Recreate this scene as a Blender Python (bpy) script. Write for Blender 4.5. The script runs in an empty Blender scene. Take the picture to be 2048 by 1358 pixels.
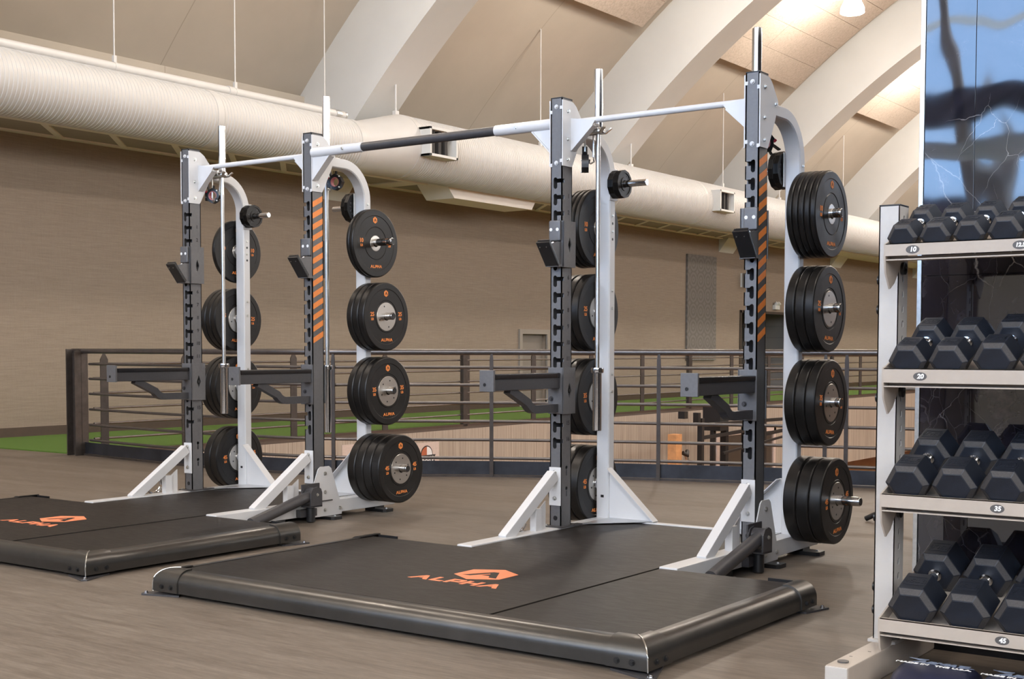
import bpy, bmesh, math, random
from mathutils import Vector, Matrix
from mathutils.geometry import tessellate_polygon
random.seed(7)
PI = math.pi
scene = bpy.context.scene
COL = scene.collection

# ------------------------------------------------------------------ materials
def new_mat(name):
    m = bpy.data.materials.new(name); m.use_nodes = True
    nt = m.node_tree; b = nt.nodes['Principled BSDF']
    return m, nt, b
def N(nt, t, **kw):
    n = nt.nodes.new(t)
    for k, v in kw.items(): setattr(n, k, v)
    return n
def coords(nt, scale=(1, 1, 1), kind='Object', rot=(0, 0, 0)):
    tc = N(nt, 'ShaderNodeTexCoord'); mp = N(nt, 'ShaderNodeMapping')
    mp.inputs['Scale'].default_value = scale; mp.inputs['Rotation'].default_value = rot
    nt.links.new(tc.outputs[kind], mp.inputs['Vector']); return mp.outputs['Vector']
def noise(nt, vec, scale, detail=4, rough=.6, dist=0):
    n = N(nt, 'ShaderNodeTexNoise'); n.inputs['Scale'].default_value = scale
    n.inputs['Detail'].default_value = detail; n.inputs['Roughness'].default_value = rough
    n.inputs['Distortion'].default_value = dist
    nt.links.new(vec, n.inputs['Vector']); return n.outputs['Fac']
def ramp(nt, fac, stops):
    r = N(nt, 'ShaderNodeValToRGB'); e = r.color_ramp.elements
    while len(e) < len(stops): e.new(.5)
    for el, (p, c) in zip(e, stops):
        el.position = p; el.color = (c[0], c[1], c[2], 1) if len(c) == 3 else c
    nt.links.new(fac, r.inputs['Fac']); return r.outputs['Color']
def mix(nt, fac, a, b, mode='MIX'):
    m = N(nt, 'ShaderNodeMix', data_type='RGBA', blend_type=mode)
    if isinstance(fac, (int, float)): m.inputs[0].default_value = fac
    else: nt.links.new(fac, m.inputs[0])
    for i, v in ((6, a), (7, b)):
        if isinstance(v, tuple): m.inputs[i].default_value = (v[0], v[1], v[2], 1)
        else: nt.links.new(v, m.inputs[i])
    return m.outputs[2]
def math_(nt, op, a, b=None, c=None):
    m = N(nt, 'ShaderNodeMath', operation=op)
    for i, v in enumerate((a, b, c)):
        if v is None: continue
        if isinstance(v, (int, float)): m.inputs[i].default_value = v
        else: nt.links.new(v, m.inputs[i])
    return m.outputs[0]
def bump(nt, b, h, strength=.2, dist=.01):
    n = N(nt, 'ShaderNodeBump'); n.inputs['Strength'].default_value = strength
    n.inputs['Distance'].default_value = dist
    nt.links.new(h, n.inputs['Height']); nt.links.new(n.outputs[0], b.inputs['Normal'])
def simple(name, col, rough=.5, metal=0, var=.06, vs=30, bmp=0, bs=400, spec=.5, emit=None):
    m, nt, b = new_mat(name)
    v = coords(nt)
    f = noise(nt, v, vs)
    lo = tuple(c * (1 - var) for c in col); hi = tuple(min(1, c * (1 + var)) for c in col)
    nt.links.new(ramp(nt, f, [(.3, lo), (.7, hi)]), b.inputs['Base Color'])
    b.inputs['Roughness'].default_value = rough; b.inputs['Metallic'].default_value = metal
    b.inputs['Specular IOR Level'].default_value = spec
    if bmp: bump(nt, b, noise(nt, v, bs, 2), bmp, .002)
    if emit:
        b.inputs['Emission Color'].default_value = (*emit[0], 1); b.inputs['Emission Strength'].default_value = emit[1]
    return m
MT = {}
MT['white'] = simple('white_powder_coat', (.645, .645, .655), .32, 0, .015, 8, .05, 300)
MT['graphite'] = simple('graphite_powder_coat', (.15, .148, .152), .40, .45, .06, 60, .25, 900)
MT['dark'] = simple('dark_powder_coat', (.055, .053, .057), .42, .2, .08, 60, .2, 900)
MT['black'] = simple('black_plastic', (.012, .012, .013), .35, 0, .1, 40)
MT['liner'] = simple('black_liner', (.01, .01, .012), .22, 0, .1, 20)
MT['chrome'] = simple('chrome', (.60, .60, .61), .13, 1, .03, 20)
MT['zinc'] = simple('zinc_plated', (.62, .62, .60), .28, 1, .1, 80)
MT['knurl'] = simple('brushed_shaft', (.50, .50, .50), .35, 1, .06, 200, .3, 1500)
MT['hub'] = simple('steel_hub', (.50, .48, .45), .30, 1, .02, 8)
MT['orange'] = simple('orange_print', (.86, .27, .06), .5, 0, .05, 40)
MT['salmon'] = simple('orange_floor_logo', (.90, .26, .12), .6, 0, .05, 40)
MT['numdark'] = simple('dark_print', (.01, .01, .012), .5)
MT['whiteprint'] = simple('white_print', (.8, .8, .8), .5)
MT['red'] = simple('red_plastic', (.45, .03, .05), .35)
MT['pinkpad'] = simple('rose_plastic', (.50, .16, .18), .4)
MT['clear'] = simple('pale_plastic', (.55, .58, .6), .25, 0, .15, 60)
MT['railsteel'] = simple('dark_steel', (.075, .062, .055), .42, .6, .2, 12)
MT['railtube'] = simple('rail_tube_steel', (.16, .145, .14), .33, .8, .1, 12)
MT['kick'] = simple('dark_kick_plate', (.035, .037, .045), .42, .5, .35, 6)
MT['duct'] = simple('duct_paint', (.57, .555, .535), .45, .0, .02, 4)
MT['ductwhite'] = simple('vent_paint', (.62, .62, .60), .5, 0, .03, 6)
MT['pipe'] = simple('pipe_paint', (.57, .555, .535), .42, 0, .02, 6)
MT['arch'] = simple('arch_plaster', (.60, .595, .575), .8, 0, .025, 1.5)
MT['sofpanel'] = simple('grey_soffit_panel', (.33, .29, .25), .6, 0, .06, 3)
MT['trimwhite'] = simple('soffit_frame_paint', (.80, .75, .69), .5, 0, .03, 5)
MT['taupe'] = simple('taupe_powder_coat', (.40, .345, .295), .45, 0, .03, 20, .1, 500)
MT['silver'] = simple('silver_powder_coat', (.48, .455, .43), .42, .1, .03, 20, .1, 500)
MT['hex'] = simple('dumbbell_rubber', (.009, .012, .020), .42, 0, .25, 30, .35, 500)  # blue tint in the rubber stands in for a bluish reflection
MT['hexlit'] = simple('dumbbell_lit_bevel', (.040, .037, .038), .55, 0, .25, 200, .5, 900)  # lighter tone paints in the light caught by the bevels
MT['baseboard'] = simple('brown_baseboard', (.065, .040, .028), .45, 0, .1, 8)
MT['doorgrey'] = simple('grey_door_paint', (.21, .18, .155), .55, 0, .04, 4)
MT['doorframe'] = simple('door_frame_paint', (.26, .225, .19), .5, 0, .04, 4)
MT['darkframe'] = simple('dark_door_frame', (.05, .035, .025), .5)
MT['signgrey'] = simple('sign_panel', (.20, .18, .16), .5)
MT['poster'] = simple('poster_paper', (.62, .50, .44), .6)
MT['posterink'] = simple('poster_red', (.45, .12, .05), .6)
MT['pine'] = simple('pine_post', (.62, .30, .12), .6, 0, .15, 9)
MT['rig'] = simple('black_rig_steel', (.012, .009, .008), .5)
MT['mirrorglass'] = simple('mirror', (.25, .22, .19), .08, .9)
MT['ovalgrey'] = simple('label_grey', (.075, .07, .068), .5)
MT['navy'] = simple('navy_vinyl', (.012, .014, .035), .38, 0, .2, 12, .1, 300)
MT['bluegrey'] = simple('blue_grey_print', (.17, .21, .30), .5)
MT['lampglass'] = simple('lamp_glass', (.9, .85, .8), .4, 0, .01, 5, emit=((1, .93, .84), 8))
MT['shadow'] = simple('vent_inside_shade', (.03, .028, .027), .7)  # near-black colour stands in for shade inside the duct vents
MT['slab'] = simple('concrete_edge', (.09, .065, .05), .6)
MT['treadplate'] = None

def rubber_plate():
    m, nt, b = new_mat('bumper_rubber')
    v = coords(nt)
    f = noise(nt, v, 9, 5); g = noise(nt, v, 60, 3)
    c = ramp(nt, f, [(.3, (.007, .0065, .006)), (.75, (.014, .012, .011))])
    nt.links.new(c, b.inputs['Base Color'])
    nt.links.new(ramp(nt, f, [(.3, (.30,) * 3), (.7, (.42,) * 3)]), b.inputs['Roughness'])
    b.inputs['Specular IOR Level'].default_value = .35
    bump(nt, b, g, .05, .002); return m
MT['rubber'] = rubber_plate()
def mat_rubber():
    m, nt, b = new_mat('platform_rubber')
    v = coords(nt)
    f = noise(nt, v, 2.2, 6, .65); g = noise(nt, v, 350, 2); s = noise(nt, coords(nt, (1, 6, 1)), 14, 4)
    c = ramp(nt, f, [(.3, (.008, .0072, .007)), (.7, (.019, .016, .0145))])
    c = mix(nt, math_(nt, 'MULTIPLY', s, .35), c, (.026, .021, .018))
    sp = N(nt, 'ShaderNodeTexVoronoi'); sp.inputs['Scale'].default_value = 90
    nt.links.new(v, sp.inputs['Vector'])
    k = math_(nt, 'LESS_THAN', sp.outputs['Distance'], .035)
    c = mix(nt, k, c, (.12, .11, .10))
    nt.links.new(c, b.inputs['Base Color'])
    nt.links.new(ramp(nt, s, [(.2, (.40,) * 3), (.8, (.52,) * 3)]), b.inputs['Roughness'])
    b.inputs['Specular IOR Level'].default_value = .2
    bump(nt, b, g, .35, .002); return m
MT['mat'] = mat_rubber()
def edge_tube():
    m, nt, b = new_mat('brushed_dark_steel')
    v = coords(nt, (1, 1, 1))
    f = noise(nt, coords(nt, (2, 2, 60)), 4, 4); g = noise(nt, v, 3, 5)
    nt.links.new(ramp(nt, g, [(.3, (.075, .073, .070)), (.7, (.115, .110, .104))]), b.inputs['Base Color'])
    b.inputs['Metallic'].default_value = .85
    nt.links.new(ramp(nt, f, [(.2, (.26,) * 3), (.8, (.38,) * 3)]), b.inputs['Roughness'])
    return m
MT['edge'] = edge_tube()
def floor_mat():
    m, nt, b = new_mat('brown_vinyl_floor')
    a = noise(nt, coords(nt, (.35, 2.6, 1)), 1.6, 8, .62, .8)
    d = noise(nt, coords(nt, (.8, 9, 1)), 3.2, 6, .7, .4)
    e = noise(nt, coords(nt), .5, 3)
    c = ramp(nt, a, [(.41, (.112, .089, .070)), (.5, (.155, .127, .103)), (.59, (.20, .168, .139))])
    c2 = ramp(nt, d, [(.40, (.090, .069, .053)), (.5, (.152, .124, .100)), (.61, (.23, .195, .163))])
    c = mix(nt, .5, c, c2)
    h_ = noise(nt, coords(nt, (1.5, 16, 1), 'Object', (0, 0, .06)), 5, 5, .75, .6)
    c = mix(nt, .30, c, ramp(nt, h_, [(.40, (.085, .066, .050)), (.5, (.155, .127, .103)), (.60, (.25, .215, .18))]))
    c = mix(nt, math_(nt, 'MULTIPLY', e, .25), c, (.15, .105, .068))
    nt.links.new(c, b.inputs['Base Color'])
    nt.links.new(ramp(nt, d, [(.2, (.42,) * 3), (.8, (.60,) * 3)]), b.inputs['Roughness'])
    b.inputs['Specular IOR Level'].default_value = .35
    bump(nt, b, d, .04, .004); return m
MT['floor'] = floor_mat()
def wall_mat():
    m, nt, b = new_mat('linen_wallcovering')
    v1 = noise(nt, coords(nt, (1, 1.2, 26)), 2.4, 7, .7)
    v2 = noise(nt, coords(nt, (1, 22, 1.5)), 5, 4)
    f = noise(nt, coords(nt, (1, 6, 60)), 8, 5, .75)
    c = ramp(nt, v1, [(.28, (.195, .148, .110)), (.5, (.255, .198, .150)), (.72, (.315, .25, .195))])
    c = mix(nt, .35, c, ramp(nt, f, [(.3, (.18, .136, .10)), (.7, (.33, .262, .205))]))
    c = mix(nt, .12, c, ramp(nt, v2, [(.4, (.20, .15, .11)), (.6, (.31, .25, .20))]))
    nt.links.new(c, b.inputs['Base Color'])
    b.inputs['Roughness'].default_value = .8; bump(nt, b, f, .2, .004); return m
MT['wall'] = wall_mat()
def vault_mat():
    m, nt, b = new_mat('vault_plaster')
    tc = N(nt, 'ShaderNodeTexCoord'); s = N(nt, 'ShaderNodeSeparateXYZ'); nt.links.new(tc.outputs['Object'], s.inputs[0])
    t = math_(nt, 'PINGPONG', math_(nt, 'ADD', s.outputs['Y'], -12.85 + 68.7), 3.435)
    ln = math_(nt, 'LESS_THAN', t, .008)
    f = noise(nt, coords(nt), .8, 5)
    c = ramp(nt, f, [(.3, (.45, .40, .335)), (.7, (.50, .445, .375))])
    c = mix(nt, ln, c, (.37, .32, .26))
    nt.links.new(c, b.inputs['Base Color']); b.inputs['Roughness'].default_value = .85
    return m
MT['vault'] = vault_mat()
def tile_mat():
    m, nt, b = new_mat('fissured_ceiling_tile')
    v = coords(nt)
    g = noise(nt, v, 22, 4, .8); f = noise(nt, v, 2)
    c = ramp(nt, g, [(.35, (.40, .335, .275)), (.6, (.52, .44, .37))])
    nt.links.new(c, b.inputs['Base Color']); b.inputs['Roughness'].default_value = .9
    bump(nt, b, g, .4, .01); return m
MT['tile'] = tile_mat()
def turf_mat():
    m, nt, b = new_mat('green_turf')
    g = noise(nt, coords(nt), 130, 4, .8); f = noise(nt, coords(nt, (1, .4, 1)), 3, 4)
    c = ramp(nt, g, [(.3, (.045, .10, .008)), (.7, (.14, .26, .03))])
    c = mix(nt, math_(nt, 'MULTIPLY', f, .4), c, (.10, .20, .02))
    nt.links.new(c, b.inputs['Base Color']); b.inputs['Roughness'].default_value = .9
    bump(nt, b, g, .6, .02); return m
MT['turf'] = turf_mat()
def fascia_mat():
    m, nt, b = new_mat('grooved_taupe_panel')
    f = noise(nt, coords(nt, (1, 14, .15)), 3, 5, .7)
    g = noise(nt, coords(nt, (1, 2, .5)), 1.5, 4)
    c = ramp(nt, f, [(.38, (.27, .21, .16)), (.5, (.42, .345, .275)), (.62, (.50, .42, .34))])
    c = mix(nt, math_(nt, 'MULTIPLY', g, .3), c, (.33, .29, .25))
    nt.links.new(c, b.inputs['Base Color']); b.inputs['Roughness'].default_value = .6; return m
MT['fascia'] = fascia_mat()
def court_mat():
    m, nt, b = new_mat('maple_court')
    f = noise(nt, coords(nt, (8, .5, 1)), 2, 4)
    nt.links.new(ramp(nt, f, [(.3, (.33, .15, .045)), (.7, (.45, .22, .075))]), b.inputs['Base Color'])
    b.inputs['Roughness'].default_value = .35; return m
MT['court'] = court_mat()
def marble_mat():
    m, nt, b = new_mat('polished_black_marble')
    v = coords(nt)
    cl = noise(nt, v, 2.6, 6, .7, .5)
    base = ramp(nt, cl, [(.35, (.004, .004, .006)), (.55, (.020, .018, .026)), (.75, (.095, .085, .105))])  # natural clouding; the palest purple also paints in a reflected haze
    def vein(sc, wob, w, rot, mlo, mhi, msc):
        vv = coords(nt, (1, 1, 1), 'Object', rot)
        nz = N(nt, 'ShaderNodeTexNoise'); nz.inputs['Scale'].default_value = 5; nz.inputs['Detail'].default_value = 6
        nt.links.new(vv, nz.inputs['Vector'])
        off = N(nt, 'ShaderNodeVectorMath', operation='SUBTRACT'); nt.links.new(nz.outputs['Color'], off.inputs[0]); off.inputs[1].default_value = (.5, .5, .5)
        scl = N(nt, 'ShaderNodeVectorMath', operation='SCALE'); nt.links.new(off.outputs[0], scl.inputs[0]); scl.inputs['Scale'].default_value = wob
        ad = N(nt, 'ShaderNodeVectorMath', operation='ADD'); nt.links.new(vv, ad.inputs[0]); nt.links.new(scl.outputs[0], ad.inputs[1])
        st = N(nt, 'ShaderNodeMapping'); st.inputs['Scale'].default_value = (1.5, 1, .75); nt.links.new(ad.outputs[0], st.inputs['Vector'])
        vo = N(nt, 'ShaderNodeTexVoronoi', feature='DISTANCE_TO_EDGE'); vo.inputs['Scale'].default_value = sc
        nt.links.new(st.outputs[0], vo.inputs['Vector'])
        ln = ramp(nt, vo.outputs['Distance'], [(0, (1, 1, 1)), (w, (.35, .35, .35)), (w * 2.2, (0, 0, 0))])
        mk_ = ramp(nt, noise(nt, vv, msc, 3, .6), [(mlo, (0, 0, 0)), (mhi, (1, 1, 1))])
        return mix(nt, 1, ln, mk_, 'MULTIPLY')
    v1 = vein(1.7, .10, .0014, (.2, .62, 0), .46, .70, 1.7); v2 = vein(4.2, .14, .0022, (.3, -.5, 0), .50, .66, 2.3)
    v3 = vein(9, .10, .008, (.1, .3, 0), .50, .66, 3.0)
    c = mix(nt, v3, base, (.12, .11, .12)); c = mix(nt, v2, c, (.26, .245, .25)); c = mix(nt, v1, c, (.42, .40, .39))
    nt.links.new(c, b.inputs['Base Color'])
    b.inputs['Roughness'].default_value = .035
    b.inputs['IOR'].default_value = 1.75
    w = noise(nt, coords(nt, (1.3, 1, .8)), 2.4, 1.2, .4)
    bump(nt, b, w, .10, .05)
    return m
MT['marble'] = marble_mat()
def tread_mat():
    m, nt, b = new_mat('diamond_tread_plate')
    w = N(nt, 'ShaderNodeTexChecker'); w.inputs['Scale'].default_value = 55
    nt.links.new(coords(nt, (1, 1, 1), 'Object', (0, 0, .785)), w.inputs['Vector'])
    b.inputs['Base Color'].default_value = (.55, .56, .58, 1); b.inputs['Roughness'].default_value = .3
    b.inputs['Metallic'].default_value = .6
    bump(nt, b, w.outputs['Fac'], .5, .003); return m
MT['treadplate'] = tread_mat()
def backlit_white_mat():  # translucency added so bands and duct mirror bright in the marble
    m = bpy.data.materials.new('translucent_backlit_white'); m.use_nodes = True; nt = m.node_tree
    b = nt.nodes['Principled BSDF']; b.inputs['Base Color'].default_value = (.8, .8, .78, 1); b.inputs['Roughness'].default_value = .7
    t = N(nt, 'ShaderNodeBsdfTranslucent'); t.inputs['Color'].default_value = (.85, .86, .84, 1)
    mx = N(nt, 'ShaderNodeMixShader'); mx.inputs[0].default_value = .95
    nt.links.new(b.outputs[0], mx.inputs[1]); nt.links.new(t.outputs[0], mx.inputs[2])
    nt.links.new(mx.outputs[0], nt.nodes['Material Output'].inputs['Surface']); return m
MT['backlit_white'] = backlit_white_mat()
def panel_mat():
    m, nt, b = new_mat('embossed_acoustic_felt')
    v = coords(nt, (1, 1, 1))
    tc = N(nt, 'ShaderNodeTexCoord'); s = N(nt, 'ShaderNodeSeparateXYZ'); nt.links.new(tc.outputs['Object'], s.inputs[0])
    fy = math_(nt, 'SUBTRACT', math_(nt, 'FRACT', math_(nt, 'MULTIPLY', s.outputs['Y'], 2.78)), .5)
    fz = math_(nt, 'SUBTRACT', math_(nt, 'FRACT', math_(nt, 'MULTIPLY', s.outputs['Z'], 2.78)), .5)
    r = math_(nt, 'SQRT', math_(nt, 'ADD', math_(nt, 'MULTIPLY', fy, fy), math_(nt, 'MULTIPLY', fz, fz)))
    rr = math_(nt, 'PINGPONG', r, .13)
    k = ramp(nt, rr, [(.0, (.13, .115, .10)), (.13, (.185, .165, .15))])
    nt.links.new(k, b.inputs['Base Color']); b.inputs['Roughness'].default_value = .85; return m
MT['felt'] = panel_mat()
def blocktile():
    m, nt, b = new_mat('alcove_wall_tile')
    br = N(nt, 'ShaderNodeTexBrick'); br.inputs['Scale'].default_value = 1.6
    br.inputs['Color1'].default_value = (.20, .18, .155, 1); br.inputs['Color2'].default_value = (.23, .205, .18, 1)
    br.inputs['Mortar'].default_value = (.14, .125, .11, 1); br.inputs['Mortar Size'].default_value = .01
    nt.links.new(coords(nt, (1, 1, 1), 'Object', (0, PI / 2, 0)), br.inputs['Vector'])
    nt.links.new(br.outputs['Color'], b.inputs['Base Color']); b.inputs['Roughness'].default_value = .5; return m
MT['alcove'] = blocktile()

# ------------------------------------------------------------------ mesh builder
class MB:
    def __init__(s): s.bm = bmesh.new(); s.mi = 0
    def _tag(s, faces):
        for f in faces: f.material_index = s.mi
    def box(s, x0, x1, y0, y1, z0, z1, bev=0, mtx=None):
        m = Matrix.Translation(((x0 + x1) / 2, (y0 + y1) / 2, (z0 + z1) / 2)) @ Matrix.Diagonal((abs(x1 - x0), abs(y1 - y0), abs(z1 - z0), 1))
        r = bmesh.ops.create_cube(s.bm, size=1, matrix=m)
        vs = r['verts']
        fs = set(f for v in vs for f in v.link_faces); s._tag(fs)
        if bev:
            es = list(set(e for v in vs for e in v.link_edges))
            q = bmesh.ops.bevel(s.bm, geom=es, offset=bev, segments=2, affect='EDGES', profile=.5, clamp_overlap=True)
            s._tag(q['faces'])
            vs = list(set([v for v in vs if v.is_valid] + [v for f in q['faces'] for v in f.verts]))
            # gather the whole island
            st = list(vs); seen = set(st)
            while st:
                v = st.pop()
                for e in v.link_edges:
                    o = e.other_vert(v)
                    if o not in seen: seen.add(o); st.append(o)
            vs = list(seen)
            s._tag(set(f for v in vs for f in v.link_faces))
        if mtx is not None: bmesh.ops.transform(s.bm, matrix=mtx, verts=vs)
        return s
    def beam(s, p0, p1, w, h, up=(0, 0, 1), bev=0):
        """rectangular bar from p0 to p1, w across, h along up"""
        p0 = Vector(p0); p1 = Vector(p1); d = (p1 - p0); L = d.length; d.normalize()
        side = d.cross(Vector(up)).normalized(); u = side.cross(d)
        M = Matrix((( side.x, d.x, u.x, 0), (side.y, d.y, u.y, 0), (side.z, d.z, u.z, 0), (0, 0, 0, 1)))
        M = Matrix.Translation((p0 + p1) / 2) @ M
        return s.box(-w / 2, w / 2, -L / 2, L / 2, -h / 2, h / 2, bev, M)
    def cyl(s, p0, p1, r, seg=16, r2=None, cap=True):
        p0 = Vector(p0); p1 = Vector(p1); d = p1 - p0
        q = d.to_track_quat('Z', 'Y').to_matrix().to_4x4()
        M = Matrix.Translation((p0 + p1) / 2) @ q
        k = bmesh.ops.create_cone(s.bm, cap_ends=cap, segments=seg, radius1=r, radius2=r if r2 is None else r2, depth=d.length, matrix=M)
        s._tag(set(f for v in k['verts'] for f in v.link_faces)); return s
    def lathe(s, prof, axis='x', origin=(0, 0, 0), seg=48, sign=1):
        """prof: list of (along, radius); closed if ends radius 0"""
        o = Vector(origin); rings = []
        for a, r in prof:
            if r < 1e-6:
                rings.append([s.bm.verts.new(o + s._ax(axis, a * sign, 0, 0))])
            else:
                rings.append([s.bm.verts.new(o + s._ax(axis, a * sign, r * math.cos(2 * PI * i / seg), r * math.sin(2 * PI * i / seg))) for i in range(seg)])
        fs = []
        for A, B in zip(rings, rings[1:]):
            for i in range(seg):
                j = (i + 1) % seg
                if len(A) == 1 and len(B) == 1: continue
                if len(A) == 1: fs.append(s.bm.faces.new((A[0], B[i], B[j])))
                elif len(B) == 1: fs.append(s.bm.faces.new((A[i], A[j], B[0])))
                else: fs.append(s.bm.faces.new((A[i], A[j], B[j], B[i])))
        s._tag(fs); return s
    def _ax(s, axis, a, u, v):
        return Vector((a, u, v)) if axis == 'x' else Vector((u, a, v)) if axis == 'y' else Vector((u, v, a))
    def sweep(s, pts, prof, up=None, closed=False, cap=True):
        """sweep 2D prof [(side, up)] along pts (mitred). up: fixed vector or None"""
        P = [Vector(p) for p in pts]; n = len(P); rings = []
        for i, p in enumerate(P):
            a = P[i - 1] if (i > 0 or closed) else None
            b = P[(i + 1) % n] if (i < n - 1 or closed) else None
            t0 = (p - a).normalized() if a is not None else (b - p).normalized()
            t1 = (b - p).normalized() if b is not None else t0
            t = (t0 + t1).normalized()
            U = Vector(up) if up is not None else Vector((0, 0, 1)) if abs(t.z) < .9 else Vector((0, 1, 0))
            side = t.cross(U).normalized(); u = side.cross(t).normalized()
            k = 1 / max(.3, math.sqrt(max(0, (1 + t0.dot(t1)) / 2)))
            # mitre stretch acts in plane of the bend
            bend = (t1 - t0)
            ring = []
            for (x, y) in prof:
                off = side * x + u * y
                if bend.length > 1e-5:
                    bd = bend.normalized(); off = off + bd * (off.dot(bd)) * (k - 1)
                ring.append(s.bm.verts.new(p + off))
            rings.append(ring)
        m = len(prof); fs = []
        pr = list(zip(rings, rings[1:])) + ([(rings[-1], rings[0])] if closed else [])
        for A, B in pr:
            for i in range(m):
                j = (i + 1) % m
                fs.append(s.bm.faces.new((A[i], A[j], B[j], B[i])))
        if cap and not closed:
            fs.append(s.bm.faces.new(rings[0][::-1])); fs.append(s.bm.faces.new(rings[-1]))
        s._tag(fs); return s
    def tube(s, pts, r, seg=10, up=None):
        return s.sweep(pts, [(r * math.cos(2 * PI * i / seg), r * math.sin(2 * PI * i / seg)) for i in range(seg)], up)
    def plate(s, outer, holes=(), o=(0, 0, 0), u=(1, 0, 0), v=(0, 0, 1), th=.006):
        """2D polygon with holes extruded by th along u x v (towards the normal)"""
        o = Vector(o); u = Vector(u); v = Vector(v); nrm = u.cross(v).normalized() * th
        loops = [list(outer)] + [list(h) for h in holes]
        tri = tessellate_polygon([[Vector((a, b, 0)) for a, b in lp] for lp in loops])
        A = []; B = []
        for lp in loops:
            for a, b in lp:
                p = o + u * a + v * b
                A.append(s.bm.verts.new(p)); B.append(s.bm.verts.new(p + nrm))
        fs = []
        for t in tri:
            try:
                fs.append(s.bm.faces.new([A[i] for i in t])); fs.append(s.bm.faces.new([B[i] for i in t][::-1]))
            except ValueError: pass
        k = 0
        for lp in loops:
            n = len(lp)
            for i in range(n):
                j = (i + 1) % n
                fs.append(s.bm.faces.new((A[k + i], A[k + j], B[k + j], B[k + i])))
            k += n
        s._tag(fs); return s
    def poly(s, pts):
        f = s.bm.faces.new([s.bm.verts.new(p) for p in pts]); s._tag([f]); return s
    def build(s, name, mats, parent=None, smooth=40, recalc=True):
        if recalc: bmesh.ops.recalc_face_normals(s.bm, faces=s.bm.faces)
        me = bpy.data.meshes.new(name); s.bm.to_mesh(me); s.bm.free()
        return mk(name, me, mats, parent, smooth)
def mk(name, me, mats, parent=None, smooth=40):
    if not isinstance(mats, (list, tuple)): mats = [mats]
    for m in mats: me.materials.append(MT[m] if isinstance(m, str) else m)
    if smooth:
        me.shade_smooth(); me.set_sharp_from_angle(angle=math.radians(smooth))
    o = bpy.data.objects.new(name, me); COL.objects.link(o)
    if smooth:
        md = o.modifiers.new('weighted', 'WEIGHTED_NORMAL'); md.keep_sharp = True; md.weight = 90
    if parent is not None: o.parent = parent
    return o
def circ(cx, cy, r, n=14, a0=0):
    return [(cx + r * math.cos(a0 + 2 * PI * i / n), cy + r * math.sin(a0 + 2 * PI * i / n)) for i in range(n)]
def tag(o, label=None, cat=None, group=None, kind=None):
    if label: o['label'] = label
    if cat: o['category'] = cat
    if group: o['group'] = group
    if kind: o['kind'] = kind
    return o
def empty(name, loc=(0, 0, 0), rot=(0, 0, 0)):
    o = bpy.data.objects.new(name, None); COL.objects.link(o); o.empty_display_size = .05
    o.location = loc; o.rotation_euler = rot; return o
def kids(o): return [c for c in list(COL.objects) if c.parent is o]
def copy_tree(o, parent=None, loc=None, ch=None):
    if ch is None:
        ch = {}
        for c in COL.objects:
            if c.parent is not None: ch.setdefault(c.parent.name, []).append(c)
    c = o.copy(); COL.objects.link(c); c.parent = parent
    for k in ch.get(o.name, []): copy_tree(k, c, None, ch)
    if loc is not None: c.location = loc
    return c
def struct(o): o['kind'] = 'structure'; return o
def text_bm(mb, txt, size, M, ext=.0006, off=0.0, shear=0, align='CENTER', sx=1):
    cu = bpy.data.curves.new('t', 'FONT'); cu.body = txt; cu.size = size; cu.extrude = ext; cu.offset = off
    cu.align_x = align; cu.align_y = 'CENTER'; cu.shear = shear; cu.resolution_u = 3; cu.space_character = 1.0
    ob = bpy.data.objects.new('t', cu); COL.objects.link(ob)
    dg = bpy.context.evaluated_depsgraph_get()
    me = bpy.data.meshes.new_from_object(ob.evaluated_get(dg))
    me.transform(M @ Matrix.Diagonal((sx, 1, 1, 1)))
    n0 = len(mb.bm.faces)
    mb.bm.from_mesh(me); mb.bm.faces.ensure_lookup_table()
    for f in mb.bm.faces[n0:]: f.material_index = mb.mi
    COL.objects.unlink(ob); bpy.data.objects.remove(ob); bpy.data.curves.remove(cu); bpy.data.meshes.remove(me)
    return mb
def frame(o, u, v):
    u = Vector(u).normalized(); v = Vector(v).normalized(); n = u.cross(v)
    return Matrix(((u.x, v.x, n.x, o[0]), (u.y, v.y, n.y, o[1]), (u.z, v.z, n.z, o[2]), (0, 0, 0, 1)))
def copy_part(src, parent, loc=None, rot=None):
    c = src.copy(); COL.objects.link(c); c.parent = parent
    if loc is not None: c.location = loc
    if rot is not None: c.rotation_euler = rot
    return c
# a hex bolt with washer, axis -y (head faces the viewer); stamped as parts
def bolt_mesh():
    b = MB(); b.cyl((0, 0, 0), (0, -.002, 0), .0125, 16); b.cyl((0, -.002, 0), (0, -.009, 0), .009, 6)
    b.cyl((0, -.009, 0), (0, -.0105, 0), .006, 10)
    bmesh.ops.recalc_face_normals(b.bm, faces=b.bm.faces)
    me = bpy.data.meshes.new('bolt'); b.bm.to_mesh(me); b.bm.free()
    me.shade_smooth(); me.set_sharp_from_angle(angle=.6); return me
BOLT = {}
for k in ('zinc', 'white', 'black', 'dark', 'chrome'):
    BOLT[k] = bolt_mesh(); BOLT[k].materials.append(MT[k])
def bolt(parent, loc, d='-y', k='zinc', s=1, name='bolt'):
    o = bpy.data.objects.new(name, BOLT[k]); COL.objects.link(o); o.parent = parent; o.location = loc
    o.rotation_euler = {'-y': (0, 0, 0), '+x': (0, 0, PI / 2), '-x': (0, 0, -PI / 2), '+y': (0, 0, PI), '+z': (-PI / 2, 0, 0)}[d]
    if s != 1: o.scale = (s, s, s)
    return o

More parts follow.
